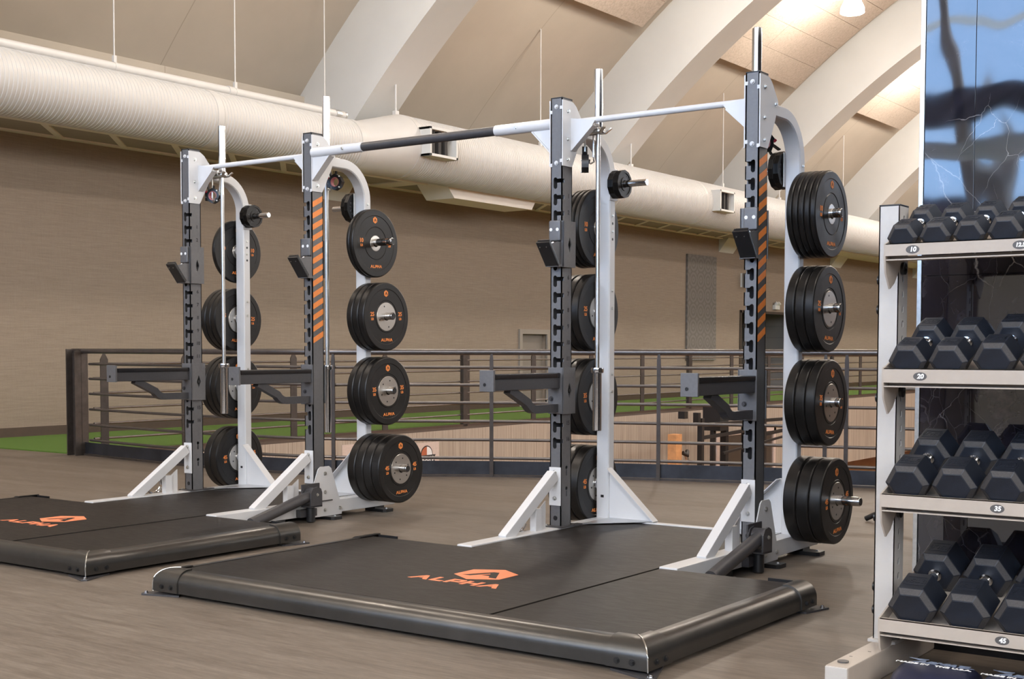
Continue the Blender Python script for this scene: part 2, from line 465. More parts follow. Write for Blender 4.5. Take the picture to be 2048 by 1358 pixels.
# glyphs of the floor and plate wordmark (height .083)
GA = ([(0, 0), (.042, .083), (.058, .083), (.104, 0), (.081, 0), (.0665, .024), (.045, .024), (.056, .041), (.050, .051), (.022, 0)], [])
GL = ([(0, .083), (.021, .083), (.021, .02), (.07, .02), (.062, 0), (0, 0)], [])
GP = ([(0, 0), (0, .083), (.066, .083), (.076, .073), (.076, .034), (.066, .025), (.021, .025), (.021, 0)], [[(.021, .044), (.055, .044), (.055, .064), (.021, .064)]])
GH = ([(0, 0), (0, .083), (.021, .083), (.021, .052), (.06, .052), (.06, .083), (.081, .083), (.081, 0), (.06, 0), (.06, .032), (.021, .032), (.021, 0)], [])
def alpha_word(mb, M, scale=1, th=.0006):
    x = 0
    for g, w in ((GA, .104), (GL, .07), (GP, .076), (GH, .081), (GA, .104)):
        f = lambda lp: [((a + x - .236) * scale, (b - .0415) * scale) for a, b in lp]
        o = M.translation; u = M.to_3x3() @ Vector((1, 0, 0)); v = M.to_3x3() @ Vector((0, 1, 0))
        mb.plate(f(g[0]), [f(h) for h in g[1]], o, u, v, th); x += w + .0093
def hex_logo(mb, M, R, th=.0006):
    k = R / .14
    o = M.translation; u = M.to_3x3() @ Vector((1, 0, 0)); v = M.to_3x3() @ Vector((0, 1, 0))
    hx = circ(0, 0, R, 6, PI / 2)
    A = [(-.085, -.062), (-.006, .068), (.022, .068), (.097, -.062), (.057, -.062), (.038, -.028), (-.01, -.028), (.012, .012), (.007, .022), (-.042, -.062)]
    mb.plate(hx, [[(a * k, b * k) for a, b in A]], o, u, v, th)

# ------------------------------------------------------------------ camera
F_PX = 2622.3824; YAW = .6242525; PIT = -.0507984; ROL = .0012528
Cc = Vector((3.999134, -5.977436, 1.094076))
Fv = Vector((-math.sin(YAW) * math.cos(PIT), math.cos(YAW) * math.cos(PIT), math.sin(PIT)))
Rv = Vector((math.cos(YAW), math.sin(YAW), 0)); Uv = Rv.cross(Fv)
R2 = Rv * math.cos(ROL) + Uv * math.sin(ROL); U2 = -Rv * math.sin(ROL) + Uv * math.cos(ROL)
cam = bpy.data.cameras.new('camera'); co = bpy.data.objects.new('camera', cam); COL.objects.link(co)
co.matrix_world = Matrix(((R2.x, U2.x, -Fv.x, Cc.x), (R2.y, U2.y, -Fv.y, Cc.y), (R2.z, U2.z, -Fv.z, Cc.z), (0, 0, 0, 1)))
cam.sensor_width = 36; cam.sensor_fit = 'HORIZONTAL'; cam.lens = 36 * F_PX / 2048
cam.shift_x = 5.447 / 2048; cam.shift_y = 152.47 / 2048; cam.clip_end = 300
scene.camera = co

# ------------------------------------------------------------------ hall
VX, VZ, VR = 3.97, -7.92, 19.39          # roof vault circle
SX, SZ, SR = 3.34, -7.10, 17.22          # arch soffit circle (left half)
def vpt(a, r=VR): return (VX - r * math.cos(a), VZ + r * math.sin(a))
def vz(x, r=VR): return VZ + math.sqrt(r * r - (x - VX) ** 2)
Y0H, Y1H = -15.0, 46.0
a0 = math.asin((2.9 - VZ) / VR)
angs = [a0 + (PI - 2 * a0) * i / 72 for i in range(73)]
def near_edge():
    P = [(-7.40, 2.37), (-6.15, 2.20), (-5.0, 2.13), (-3.82, 2.30), (-2.66, 3.02), (-1.36, 3.60), (-.02, 3.99), (1.3, 4.25), (2.7, 4.42), (5.0, 4.6), (9, 4.7)]
    out = []
    for i in range(len(P) - 1):
        p0 = P[max(i - 1, 0)]; p1 = P[i]; p2 = P[i + 1]; p3 = P[min(i + 2, len(P) - 1)]
        for k in range(6):
            t = k / 6
            out.append(tuple(.5 * ((2 * p1[j]) + (-p0[j] + p2[j]) * t + (2 * p0[j] - 5 * p1[j] + 4 * p2[j] - p3[j]) * t * t + (-p0[j] + 3 * p1[j] - 3 * p2[j] + p3[j]) * t ** 3) for j in (0, 1)))
    out.append(P[-1]); return out
NE = near_edge()
# mezzanine floor
b = MB()
b.plate([(-10.3, -15), (18.2, -15), (18.2, 4.9), (9, 4.9)] + [(x, y + .1) for x, y in NE[::-1]] + [(-10.3, 2.37)], (), (0, 0, -.35), (1, 0, 0), (0, 1, 0), .35)
struct(b.build('floor', 'floor'))
b = MB(); b.box(-10.3, -7.35, 2.47, 46, -.35, 0)
struct(b.build('floor', 'slab'))
b = MB(); b.box(-10.27, -7.44, 2.375, 45.9, 0, .012)
tag(b.build('turf_strip', 'turf'), 'strip of bright green artificial turf running along the brown wall', 'turf', kind='stuff')
b = MB(); b.box(-7.42, -7.35, 2.375, 46, 0, .03)
struct(b.build('trim_2', 'baseboard'))
# lower storey
b = MB(); b.box(-12, 19.5, -16, 46, -4.7, -4.6); struct(b.build('floor', 'court'))
b = MB(); b.box(-7.40, -7.345, 2.6, 46, -1.51, -.035); struct(b.build('trim_3', 'fascia'))
b = MB(); b.box(-10.45, -10.3, 2.5, 46, -4.6, -.35); struct(b.build('wall_left', 'court'))
# walls
D2Y0, D2Y1, D2Z = 23.55, 26.9, 2.06
D1Y0, D1Y1, D1Z = 14.25, 15.08, 1.38
b = MB()
for y0, y1, z0, z1 in ((-15, D1Y0, 0, 3.72), (D1Y0, D1Y1, D1Z, 3.72), (D1Y1, D2Y0, 0, 3.72), (D2Y0, D2Y1, D2Z, 3.72), (D2Y1, 46, 0, 3.72)):
    b.box(-10.5, -10.3, y0, y1, z0, z1)
struct(b.build('wall_left', 'wall'))
b = MB(); b.box(-11.7, -10.5, -15, 46, 3.5, 3.72); struct(b.build('trim_4', 'vault'))
b = MB(); b.box(-10.3, -10.275, -15, D1Y0, 0, .125); b.box(-10.3, -10.275, D1Y1, D2Y0, 0, .125); b.box(-10.3, -10.275, D2Y1, 46, 0, .125)
struct(b.build('baseboard_left', 'baseboard'))
b = MB()
for i in range(72):
    if vpt(angs[i])[0] > VX and 5.1 < vpt((angs[i] + angs[i + 1]) / 2)[1] < 8.2: continue
    A = vpt(angs[i]); B = vpt(angs[i + 1]); A2 = vpt(angs[i], VR + .25); B2 = vpt(angs[i + 1], VR + .25)
    b.poly([(A[0], Y0H, A[1]), (B[0], Y0H, B[1]), (B[0], Y1H, B[1]), (A[0], Y1H, A[1])])
    b.poly([(A2[0], Y0H, A2[1]), (A2[0], Y1H, A2[1]), (B2[0], Y1H, B2[1]), (B2[0], Y0H, B2[1])])
bmesh.ops.remove_doubles(b.bm, verts=b.bm.verts, dist=1e-4)
struct(b.build('ceiling', 'vault', smooth=30, recalc=False))
b = MB(); b.box(18.2, 18.4, -15, 46, -4.6, 3.2); struct(b.build('wall_right', 'wall'))
b = MB(); b.box(-12, 19.5, 46, 46.2, -4.6, 12); struct(b.build('wall_back', 'wall'))
# glazed end wall behind the camera: solid dado, mullions and glass
WZ = 3.15
def chord(z, r=VR): d = math.sqrt(max(0, r * r - (z - VZ) ** 2)); return VX - d, VX + d
b = MB(); b.box(-12, 19.9, -15.2, -15, -4.6, WZ)
struct(b.build('wall_front', 'slab'))
fr = empty('window_1', (0, -15.05, 0)); struct(fr)
b = MB()
for z in (3.87, 4.69, 5.63, 6.6, 7.6, 8.6, 9.6):
    x0, x1 = chord(z + .1); b.box(x0, x1, -.012, .0, z - .065, z + .065)
x = -9.0
while x < 17.5:
    x += 3.1
b.build('glazing_band', 'backlit_white', fr)
b = MB(); x = -9.0
while x < 17.5:
    b.box(x - .035, x + .035, -.06, .06, WZ, vz(x)); x += 3.1
b.build('mullions', 'ductwhite', fr)
b = MB(); x0, x1 = chord(4.9); b.box(x0, x1, 1.0, 1.3, 4.13, 4.50); b.build('transom_beam', 'dark', fr)
g = new_mat('window_glass'); m_, nt_, b_ = g
b_.inputs['Transmission Weight'].default_value = 1; b_.inputs['Roughness'].default_value = 0; b_.inputs['IOR'].default_value = 1.0
b_.inputs['Base Color'].default_value = (.97, .985, 1, 1)
# leaning steel columns just inside the glazing
for i, xx in enumerate((-5.0, -.62, 4.6, 10.5)):
    b = MB(); zt_ = min(11, vz(xx - 2.4)) - .1; b.beam((xx, -13.9, WZ - 1), (xx - .27 * (zt_ - WZ + 1), -13.9, zt_), .26, .30, (0, 1, 0), .03)
    b.box(xx - .4, xx + .3, -14.15, -13.7, 0, WZ - .7)
    struct(b.build('trim_%d' % (5 + i), 'arch'))

# clerestory glazing of the right flank
fr = empty('window_2', (0, 0, 0)); struct(fr)
b = MB()
for zz in (5.2, 6.2, 7.2, 8.1):
    x = 2 * VX - (VX - math.sqrt(VR ** 2 - (zz - VZ) ** 2)); b.box(x - .05, x + .05, Y0H, Y1H, zz - .06, zz + .06)
y = Y0H + 1.2
while y < 46:
    pts_ = [(VX + math.sqrt((VR + .02) ** 2 - (zz - VZ) ** 2), y, zz) for zz in (5.1, 6.2, 7.2, 8.2)]
    b.sweep(pts_, [(-.04, -.04), (.04, -.04), (.04, .04), (-.04, .04)], (0, 1, 0)); y += 1.72
b.build('mullions', 'ductwhite', fr)
b = MB(); b.tube([(-7, -12.6, 3.55), (-3, -12.6, 3.55), (0, -12.7, 3.5), (2.2, -13.1, 3.4), (3.2, -13.6, 3.3)], .16, 24)
tag(b.build('air_duct', 'backlit_white'), 'white air duct running along the window wall behind the camera', 'duct')

# arches
def arch_mesh(y0, w):
    b = MB(); n = 56
    zc0 = 3.0
    aL = [math.asin((zc0 - VZ) / VR) + (PI / 2 - math.asin((zc0 - VZ) / VR)) * i / n for i in range(n + 1)]
    aS = [math.asin((zc0 - SZ) / SR) + (PI / 2 - math.asin((zc0 - SZ) / SR)) * i / n for i in range(n + 1)]
    out = [(VX - (VR + .05) * math.cos(a), VZ + (VR + .05) * math.sin(a)) for a in aL]
    inn = [(SX - SR * math.cos(a), SZ + SR * math.sin(a)) for a in aS]
    out += [(2 * VX - x, z) for x, z in out[-2::-1]]
    inn += [(2 * VX - x, z) for x, z in inn[::-1]][0:]
    n1 = len(out); inn2 = inn[:n + 1] + inn[n + 2:]
    V0 = [[b.bm.verts.new((x, y, z)) for x, z in out] for y in (y0, y0 + w)]
    V1 = [[b.bm.verts.new((x, y, z)) for x, z in inn2] for y in (y0, y0 + w)]
    m = min(len(V0[0]), len(V1[0]))
    for i in range(m - 1):
        b.bm.faces.new((V0[0][i], V0[0][i + 1], V1[0][i + 1], V1[0][i]))
        b.bm.faces.new((V0[1][i], V1[1][i], V1[1][i + 1], V0[1][i + 1]))
        b.bm.faces.new((V1[0][i], V1[0][i + 1], V1[1][i + 1], V1[1][i]))
        b.bm.faces.new((V0[0][i], V0[1][i], V0[1][i + 1], V0[0][i + 1]))
    return b
PER = 6.87
for k in range(-3, 6):
    y0 = 8.66 + PER * (k)
    if y0 > 45 or y0 < -14: continue
    struct(arch_mesh(y0, .76).build('trim_%d' % (12 + k), 'arch', smooth=25))
# suspended tile clouds between the arches
def cloud(k):
    y0 = 8.66 + PER * k + .76 + .45; y1 = 8.66 + PER * (k + 1) - .44
    b = MB(); rin = VR - .17; rout = VR - .11
    st = .62 / VR; aa = math.asin((6.955 - VZ) / rin)
    c = (y0 + y1) / 2
    nt = 30
    for i in range(nt):
        A0 = aa + i * st; A1 = A0 + st - .008 / VR
        nn = 4; yy = [y0 + (y1 - y0) * j / nn for j in range(nn + 1)]
        for j in range(nn):
            g = .004
            q = [(yy[j] + g, A0), (yy[j + 1] - g, A0), (yy[j + 1] - g, A1), (yy[j] + g, A1)]
            lo = [b.bm.verts.new((VX - rin * math.cos(a), y, VZ + rin * math.sin(a))) for y, a in q]
            hi = [b.bm.verts.new((VX - rout * math.cos(a), y, VZ + rout * math.sin(a))) for y, a in q]
            b.bm.faces.new(lo[::-1]); b.bm.faces.new(hi)
            for e in range(4): b.bm.faces.new((lo[e], lo[(e + 1) % 4], hi[(e + 1) % 4], hi[e]))
    o = b.build('ceiling_cloud', 'tile', smooth=0)
    # grid rails behind the joints
    f = MB(); r2 = rout - .004; r3 = rout + .02
    for i in range(nt + 1):
        a = aa + i * st - .004 / VR; w = .012 / VR
        p = [(VX - r * math.cos(t), VZ + r * math.sin(t)) for r, t in ((r2 - .03, a - w), (r2 - .03, a + w), (r3, a + w), (r3, a - w))]
        v0 = [f.bm.verts.new((x, y0, z)) for x, z in p]; v1 = [f.bm.verts.new((x, y1, z)) for x, z in p]
        f.bm.faces.new(v0); f.bm.faces.new(v1[::-1])
        for e in range(4): f.bm.faces.new((v0[e], v1[e], v1[(e + 1) % 4], v0[(e + 1) % 4]))
    f.build('grid_rail', 'vault', o, smooth=0)
    return o
nm = {0: 'speckled square ceiling tiles hung in the nearest bay between white arches', 1: 'speckled ceiling tiles hung behind the top of the nearer rack', 2: 'speckled ceiling tiles in the far bay beside the marble column'}
for k in range(-3, 5):
    tag(cloud(k), nm.get(k, 'speckled ceiling tile panel in a bay outside the picture edge' if k < 0 else 'speckled ceiling tiles in the most distant bays of the vault'), 'ceiling panel', 'hung ceiling tile panels' )
# pendant lamps
def pendant():
    t = empty('pendant_lamp')
    b = MB(); b.lathe([(0, 0), (0, .20), (.02, .235), (.12, .225), (.34, .12), (.36, 0)], 'z', seg=32); b.build('lamp_shade', 'lampglass', t)
    b = MB(); b.lathe([(.36, 0), (.36, .09), (.46, .10), (.56, .07), (.57, 0)], 'z', seg=24); b.build('housing', 'ductwhite', t)
    b = MB(); b.cyl((0, 0, .57), (0, 0, 1.12), .008, 8); b.build('rod', 'ductwhite', t)
    return t
PEND = [(-5.75, y) for y in (-8.3, -1.4, 5.5, 12.4, 19.0, 26.1, 33.0, 39.8)] + [(4, y) for y in (-8.3, -1.4, 5.5, 12.4, 19.2, 26.1, 33.0)] + [(13.7, y) for y in (-8.3, -1.4, 5.5, 12.4)]  # farthest lamps are added, unseen, to brighten the distant bays
p0 = pendant()
for i, (px, py) in enumerate(PEND):
    pz = min(vz(px) - 1.22, 9.0) if px > 0 else 7.64
    o = p0 if i == 0 else copy_tree(p0)
    o.location = (px, py, pz)
    if i and px > 0:
        for c in [c for c in COL.objects if c.parent is o and c.name.startswith('rod')]:
            c.scale.z = (vz(px) - pz - .57) / .55; c.location.z = .57 - .57 * c.scale.z
    lab = 'glowing white glass bell lamp hanging in front of the ceiling tiles' if (px, py) == (-5.75, 19.0) else 'unseen glowing bell lamp hanging under the vault beyond the picture'
    tag(o, lab, 'lamp', 'hanging hall lamps')
    L = bpy.data.lights.new('lamp_light', 'POINT'); L.energy = 235 if py < 25 else 420; L.color = (1, .90, .79); L.shadow_soft_size = .24
    lo = bpy.data.objects.new('lamp_light', L); COL.objects.link(lo); lo.location = (px, py, pz - .30)

# soffit with its slanted frames
b = MB(); b.box(-10.3, -9.40, -15, 46, 3.735, 3.80); struct(b.build('trim_20', 'sofpanel'))
b = MB()
b.box(-10.30, -10.19, -15, 46, 3.715, 3.735); b.box(-9.50, -9.40, -15, 46, 3.715, 3.735)
def slat(y):   # from (-9.92,y) to (-9.48,y-.45) prolonged to both edges
    return [(-10.22, y + .31), (-10.22, y + .20), (-9.45, y - .585), (-9.45, y - .475)]
ys = []; y = -12.5
while y < 26: ys.append(y); y += .965 if y < 10 else .93
for y in ys:
    if 9.6 < y < 10.9: continue
    if y > 25: continue
    b.plate(slat(y), (), (0, 0, 3.716), (1, 0, 0), (0, 1, 0), .02)
b.box(-10.22, -9.45, 9.9, 10.3, 3.716, 3.735); b.box(-10.22, -9.45, 25.6, 46, 3.716, 3.735)
struct(b.build('trim_21', 'trimwhite'))

b = MB(); b.box(-10.62, -10.42, -15, 8.66, 3.72, 4.95); struct(b.build('trim_22', 'vault'))
# ducts
dt = empty('spiral_duct', (-8.9, 0, 0))
tag(dt, 'large cream ribbed spiral air duct running along the top of the brown wall', 'duct')
def ribbed(y0, y1, r, zc, seams):
    prof = []; y = y0; p = .052
    while y < y1 - 1e-6:
        prof += [(y, r), (y + p * .55, r), (y + p * .62, r + .007), (y + p * .93, r + .007)]
        y += p
    prof.append((y1, r))
    b = MB(); b.lathe(prof, 'y', (0, 0, zc), 72)
    for s_ in seams: b.lathe([(s_ - .05, r), (s_ - .05, r + .010), (s_ + .05, r + .010), (s_ + .05, r)], 'y', (0, 0, zc), 72)
    return b
ZC1, R1, ZC2, RR2 = 3.99, .358, 4.11, .46
ribbed(-14.9, 8.05, R1, ZC1, (-4.0, 1.2, 5.3, 7.95)).build('duct_body', 'duct', dt, smooth=28)
ribbed(9.05, 45.9, RR2, ZC2, (9.1, 12.6, 18.2, 24, 30, 36)).build('duct_body', 'duct', dt, smooth=28)
b = MB(); rings = []
for y, r, zc in ((8.0, R1 + .006, ZC1), (8.12, R1 + .006, ZC1), (9.0, RR2 + .006, ZC2), (9.12, RR2 + .006, ZC2)):
    rings.append([b.bm.verts.new((r * math.cos(2 * PI * i / 72), y, zc + r * math.sin(2 * PI * i / 72))) for i in range(72)])
for A, B in zip(rings, rings[1:]):
    for i in range(72): b.bm.faces.new((A[i], A[(i + 1) % 72], B[(i + 1) % 72], B[i]))
b.build('reducer', 'duct', dt, smooth=30)
def vent(y):
    v = MB(); v.box(.25, .62, y, y + .04, 3.93, 4.36, .004); v.box(.25, .62, y + .62, y + .66, 3.93, 4.36, .004)
    v.box(.25, .62, y, y + .66, 3.93, 3.97, .004); v.box(.25, .62, y, y + .66, 4.32, 4.36, .004)
    v.box(.2, .22 + .12, y + .04, y + .62, 3.97, 4.32)
    o = v.build('vent_box', 'ductwhite', dt)
    m = MB()
    for i in range(3):
        yy = y + .14 + .15 * i; m.beam((.50, yy - .03, 4.145), (.50, yy + .035, 4.145), .13, .35, (0, 0, 1))
    m.box(.35, .36, y + .04, y + .62, 3.97, 4.32)
    m.build('louver', 'shadow', o)
vent(9.08); vent(18.45)
b = MB()
for y in (12.84, 19.78, 26.6, 33.4):
    b.cyl((0, y, ZC2 + RR2 - .02), (0, y, vz(-8.9) - .0), .011, 8); b.box(-.02, .02, y - .03, y + .03, ZC2 + RR2, ZC2 + RR2 + .09)
for y in (9.03, 15.9, 22.7, 29.6):
    b.cyl((0, y, ZC2 + RR2 - .02), (0, y, 5.02), .014, 8); b.box(-.03, .03, y - .04, y + .04, ZC2 + RR2, ZC2 + RR2 + .06)
b.build('hanger_rod', 'duct', dt)
b = MB()   # trough below the duct
b.plate([(10.35, 3.76), (12.98, 3.76), (12.78, 3.50), (10.62, 3.50)], (), (-9.62, 0, 0), (0, 1, 0), (0, 0, 1), .58)
tag(b.build('air_diffuser', 'trimwhite'), 'long cream air diffuser box hanging under the spiral duct', 'air diffuser')
pt = empty('sprinkler_pipe', (-9.0, 0, 0)); tag(pt, 'thin cream pipe lying along the top of the large duct, ending in a capped coupling', 'pipe')
b = MB(); b.cyl((0, -14.9, 4.425), (0, 8.0, 4.425), .058, 20); b.build('pipe_run', 'pipe', pt)
for y in (7.86, 5.86):
    b = MB(); b.cyl((0, y - .05, 4.425), (0, y + .05, 4.425), .068, 20); b.build('coupling', 'zinc' if y > 7 else 'pipe', pt)
b = MB(); b.cyl((0, 8.0, 4.425), (0, 8.03, 4.425), .062, 20); b.build('cap', 'zinc', pt)
b = MB()
for y in (-3, .5, 4.05, 5.95, 7.62):
    b.cyl((.0, y, 4.46), (0, y, vz(-9.0)), .009, 8); b.cyl((0, y - .02, 4.425), (0, y + .02, 4.425), .062, 20); b.box(-.02, .02, y - .02, y + .02, 4.47, 4.56)
b.build('pipe_hanger', 'pipe', pt)

# doors and wall things
b = MB()
for y0, y1, z0, z1 in ((D1Y0 - .09, D1Y0, 0, D1Z), (D1Y1, D1Y1 + .09, 0, D1Z), (D1Y0 - .09, D1Y1 + .09, D1Z, D1Z + .09)): b.box(-10.31, -10.26, y0, y1, z0, z1)
o = struct(b.build('door_1', 'doorframe'))
b = MB(); b.box(-10.42, -10.38, D1Y0, D1Y1, 0, D1Z); b.build('door_leaf', 'doorgrey', o)
b = MB()
for y0, y1, z0, z1 in ((D2Y0, D2Y0 + .07, 0, D2Z), (D2Y1 - .07, D2Y1, 0, D2Z), (D2Y0, D2Y1, D2Z - .06, D2Z)): b.box(-10.52, -10.27, y0, y1, z0, z1)
o = struct(b.build('door_2', 'darkframe'))
b = MB(); b.box(-12.3, -12.2, D2Y0, D2Y1 + 2.5, 0, 3.4); b.box(-12.2, -10.5, D2Y1 + .1, D2Y1 + .2, 0, 3.4); b.box(-12.2, -10.5, D2Y0 - .1, D2Y0, 0, 3.4); b.box(-12.3, -10.5, D2Y0, D2Y1, 2.5, 2.6)
struct(b.build('wall_alcove', 'alcove'))
b = MB(); b.box(-12.2, -10.5, D2Y0, D2Y1, -.1, 0.005); struct(b.build('floor', 'floor'))
ft = empty('drinking_fountain', (-11.9, 25.4, 0)); tag(ft, 'stainless drinking fountain in the alcove behind the doorway', 'drinking fountain')
b = MB(); b.box(-.25, .25, -.28, .28, .9, 1.12, .03); b.build('basin', 'zinc', ft)
b = MB(); b.box(-.25, .15, -.2, .2, .45, .9, .01); b.build('cabinet', 'kick', ft)
b = MB(); b.tube([(-.05, .1, 1.12), (-.05, .1, 1.2), (.05, .1, 1.22)], .015); b.build('spout', 'chrome', ft)
b = MB(); b.box(-10.297, -10.25, 20.76, 22.2, .84, 3.27, .006)
tag(b.build('acoustic_panel', 'felt'), 'tall dark grey wall panel with an embossed circle pattern', 'wall panel')
sg = empty('restroom_sign', (-10.3, 23.6, 2.62)); tag(sg, 'small projecting sign with restroom figures high on the wall by the doorway', 'sign')
b = MB(); b.box(0, .05, -.02, .03, 0, .34); b.build('bracket', 'ductwhite', sg)
b = MB(); b.box(.05, .42, -.02, .03, 0, .34, .004); b.build('sign_board', 'signgrey', sg)
b = MB()
for cx, tri in ((.15, 0), (.32, 1)):
    b.plate(circ(cx, .26, .025, 12), (), (0, -.022, 0), (1, 0, 0), (0, 0, 1), -.002)
    b.plate([(cx - .035, .22), (cx + .035, .22), (cx + (.06 if tri else .03), .12), (cx + .02, .12), (cx + .02, .05), (cx - .02, .05), (cx - .02, .12), (cx - (.06 if tri else .03), .12)], (), (0, -.022, 0), (1, 0, 0), (0, 0, 1), -.002)
b.build('pictogram', 'whiteprint', sg)
el = empty('emergency_light', (-10.3, 25.6, 2.12)); tag(el, 'small white emergency light above the doorway', 'emergency light')
b = MB(); b.box(0, .09, -.13, .13, 0, .12, .01); b.build('case', 'ductwhite', el)
b = MB(); b.cyl((.05, -.07, .12), (.11, -.07, .17), .05, 14); b.cyl((.05, .07, .12), (.11, .07, .17), .05, 14); b.build('lamp_head', 'ductwhite', el)

# ------------------------------------------------------------------ railings
BARS = (.937, .787, .634, .476, .318, .162)
nr = empty('guard_railing', (0, 0, 0)); tag(nr, 'dark steel guard railing curving along the near edge of the floor opening', 'railing')
TOPZ = 1.092
b = MB(); b.tube([(x, y, TOPZ - .024) for x, y in NE], .026, 12); b.build('top_rail', 'railtube', nr)
for z in BARS:
    b = MB(); b.tube([(x, y, z) for x, y in NE[1:]], .0135, 8); b.build('rail_bar', 'railtube', nr)
b = MB(); b.sweep([(x, y + .01, .078) for x, y in NE], [(-.005, -.057), (.005, -.057), (.005, .057), (-.005, .057)]); b.build('kick_plate', 'kick', nr)
b = MB(); b.sweep([(x, y + .02, .012) for x, y in NE], [(-.03, -.012), (.03, -.012), (.03, .006), (-.03, .006)]); b.build('base_strip', 'railsteel', nr)
def near_at(x):
    for (xa, ya), (xb, yb) in zip(NE, NE[1:]):
        if xa <= x <= xb: t = (x - xa) / (xb - xa); return ya + t * (yb - ya), math.atan2(yb - ya, xb - xa)
    return NE[0][1], 0
def post(b, x, y, ang, w=.034, z1=1.04, th=.014, tip=False):
    M = Matrix.Translation((x, y, 0)) @ Matrix.Rotation(ang, 4, 'Z')
    o = M @ Vector((0, -th / 2 - .004, 0)); u = M.to_3x3() @ Vector((1, 0, 0))
    zt = z1 - .05
    b.plate([(-w / 2, 0), (w / 2, 0), (w / 2, zt), (.006 if tip else w * .3, z1 if tip else z1), (-.006 if tip else -w * .3, z1), (-w / 2, zt)], (), o, u, (0, 0, 1), -th)
for x in (-5.45, -3.82, -2.66, -1.36, -.06, .10, 1.45, 2.9):
    y, a = near_at(x); b = MB(); post(b, x, y - .012, a, .032, TOPZ - .04); b.build('post', 'railsteel', nr)
b = MB(); b.box(-7.53, -7.515, 2.26, 2.42, 0, 1.09, .003); b.box(-7.515, -7.38, 2.33, 2.345, 0, 1.05, .003); b.box(-7.395, -7.38, 2.26, 2.42, 0, 1.07, .003)
b.cyl((-7.56, 2.36, 1.068), (-7.40, 2.36, 1.068), .026, 14); b.box(-7.56, -7.53, 2.30, 2.38, 0, .14)
b.build('end_post', 'railsteel', nr)
frl = empty('guard_railing', (-7.40, 0, 0)); tag(frl, 'dark steel guard railing along the far edge of the opening, beside the green turf', 'railing')
b = MB(); b.cyl((0, 2.45, 1.068), (0, 45.9, 1.068), .024, 12); b.build('top_rail', 'railtube', frl)
for z in BARS:
    b = MB(); b.cyl((0, 2.5, z), (0, 45.9, z), .0125, 8); b.build('rail_bar', 'railtube', frl)
fp = [2.62, 3.69, 5.36, 7.03, 10.45, 12.1, 13.75, 17.2, 18.9, 20.6, 24.0, 25.7, 27.4, 31, 32.7, 34.4, 37.8, 39.5, 41.2]
pm = None
for y in fp:
    if pm is None:
        b = MB(); b.plate([(-.04, 0), (.04, 0), (.04, .98), (.008, 1.045), (-.008, 1.045), (-.04, .98)], (), (.012, 0, 0), (.35, .94, 0), (0, 0, 1), .02)
        pm = b.build('post', 'railsteel', frl); pm.location = (0, y, 0)
    else: copy_part(pm, frl, (0, y, 0))
pm = None
for y in (8.77, 15.5, 22.3, 29.2, 36.0):
    if pm is None:
        b = MB(); b.box(-.01, .05, -.10, .0, 0, 1.04, .003); b.box(-.05, .01, .02, .10, 0, 1.04, .003)
        pm = b.build('wide_post', 'railsteel', frl); pm.location = (0, y, 0)
    else: copy_part(pm, frl, (0, y, 0))

# ------------------------------------------------------------------ lower level things seen through the near railing
def poster(y0, y1, z0, z1, name, label):
    t = empty(name, (-7.335, y0, z0)); tag(t, label, 'poster')
    b = MB(); b.box(-.008, 0, 0, y1 - y0, 0, z1 - z0); b.build('sheet', 'poster', t); return t
t = poster(6.16, 6.98, -.62, -.118, 'wall_poster', 'pale poster with a red letter on the panel, left of the stacked plates')
b = MB(); b.plate([(.2, .03), (.42, .03), (.42, .3), (.2, .3)], [[(.225, .055), (.395, .055), (.395, .275), (.225, .275)]], (.0005, 0, 0), (0, 1, 0), (0, 0, 1), .002)
b.plate([(.26, .1), (.36, .1), (.36, .14), (.3, .14), (.3, .22), (.26, .22)], (), (.0005, 0, 0), (0, 1, 0), (0, 0, 1), .002); b.build('lettering', 'posterink', t)
t = poster(7.05, 8.10, -.68, -.18, 'wall_poster', 'pale poster with a basketball emblem on the panel, right of the stacked plates')
b = MB()
cx, cz = .78, .31
b.plate([(cx + .13 * math.cos(a), cz + .02 + .13 * math.sin(a)) for a in [PI * i / 12 for i in range(13)]], (), (.0005, 0, 0), (0, 1, 0), (0, 0, 1), .002); b.build('emblem_ring', 'numdark', t)
b = MB(); b.plate([(cx + .115 * math.cos(a), cz + .02 + .115 * math.sin(a)) for a in [PI / 2 + PI / 2 * i / 8 for i in range(9)]] + [(cx, cz + .02)], (), (.003, 0, 0), (0, 1, 0), (0, 0, 1), .002); b.build('ball', 'posterink', t)
b = MB(); b.plate([(cx + .115 * math.cos(a), cz + .02 + .115 * math.sin(a)) for a in [PI / 2 * i / 8 for i in range(9)]] + [(cx, cz + .02)], (), (.003, 0, 0), (0, 1, 0), (0, 0, 1), .002); b.build('ball_highlight', 'whiteprint', t)
b = MB(); b.plate([(cx - .19, cz - .09), (cx - .15, cz - .04), (cx - .19, cz + .02), (cx + .19, cz + .02), (cx + .15, cz - .04), (cx + .19, cz - .09)], (), (.003, 0, 0), (0, 1, 0), (0, 0, 1), .002); b.build('ribbon', 'numdark', t)
b = MB(); text_bm(b, 'HOOPS', .085, frame((.006, cx, cz - .035), (0, 1, 0), (0, 0, 1)), .0006, .004); b.build('lettering', 'whiteprint', t)
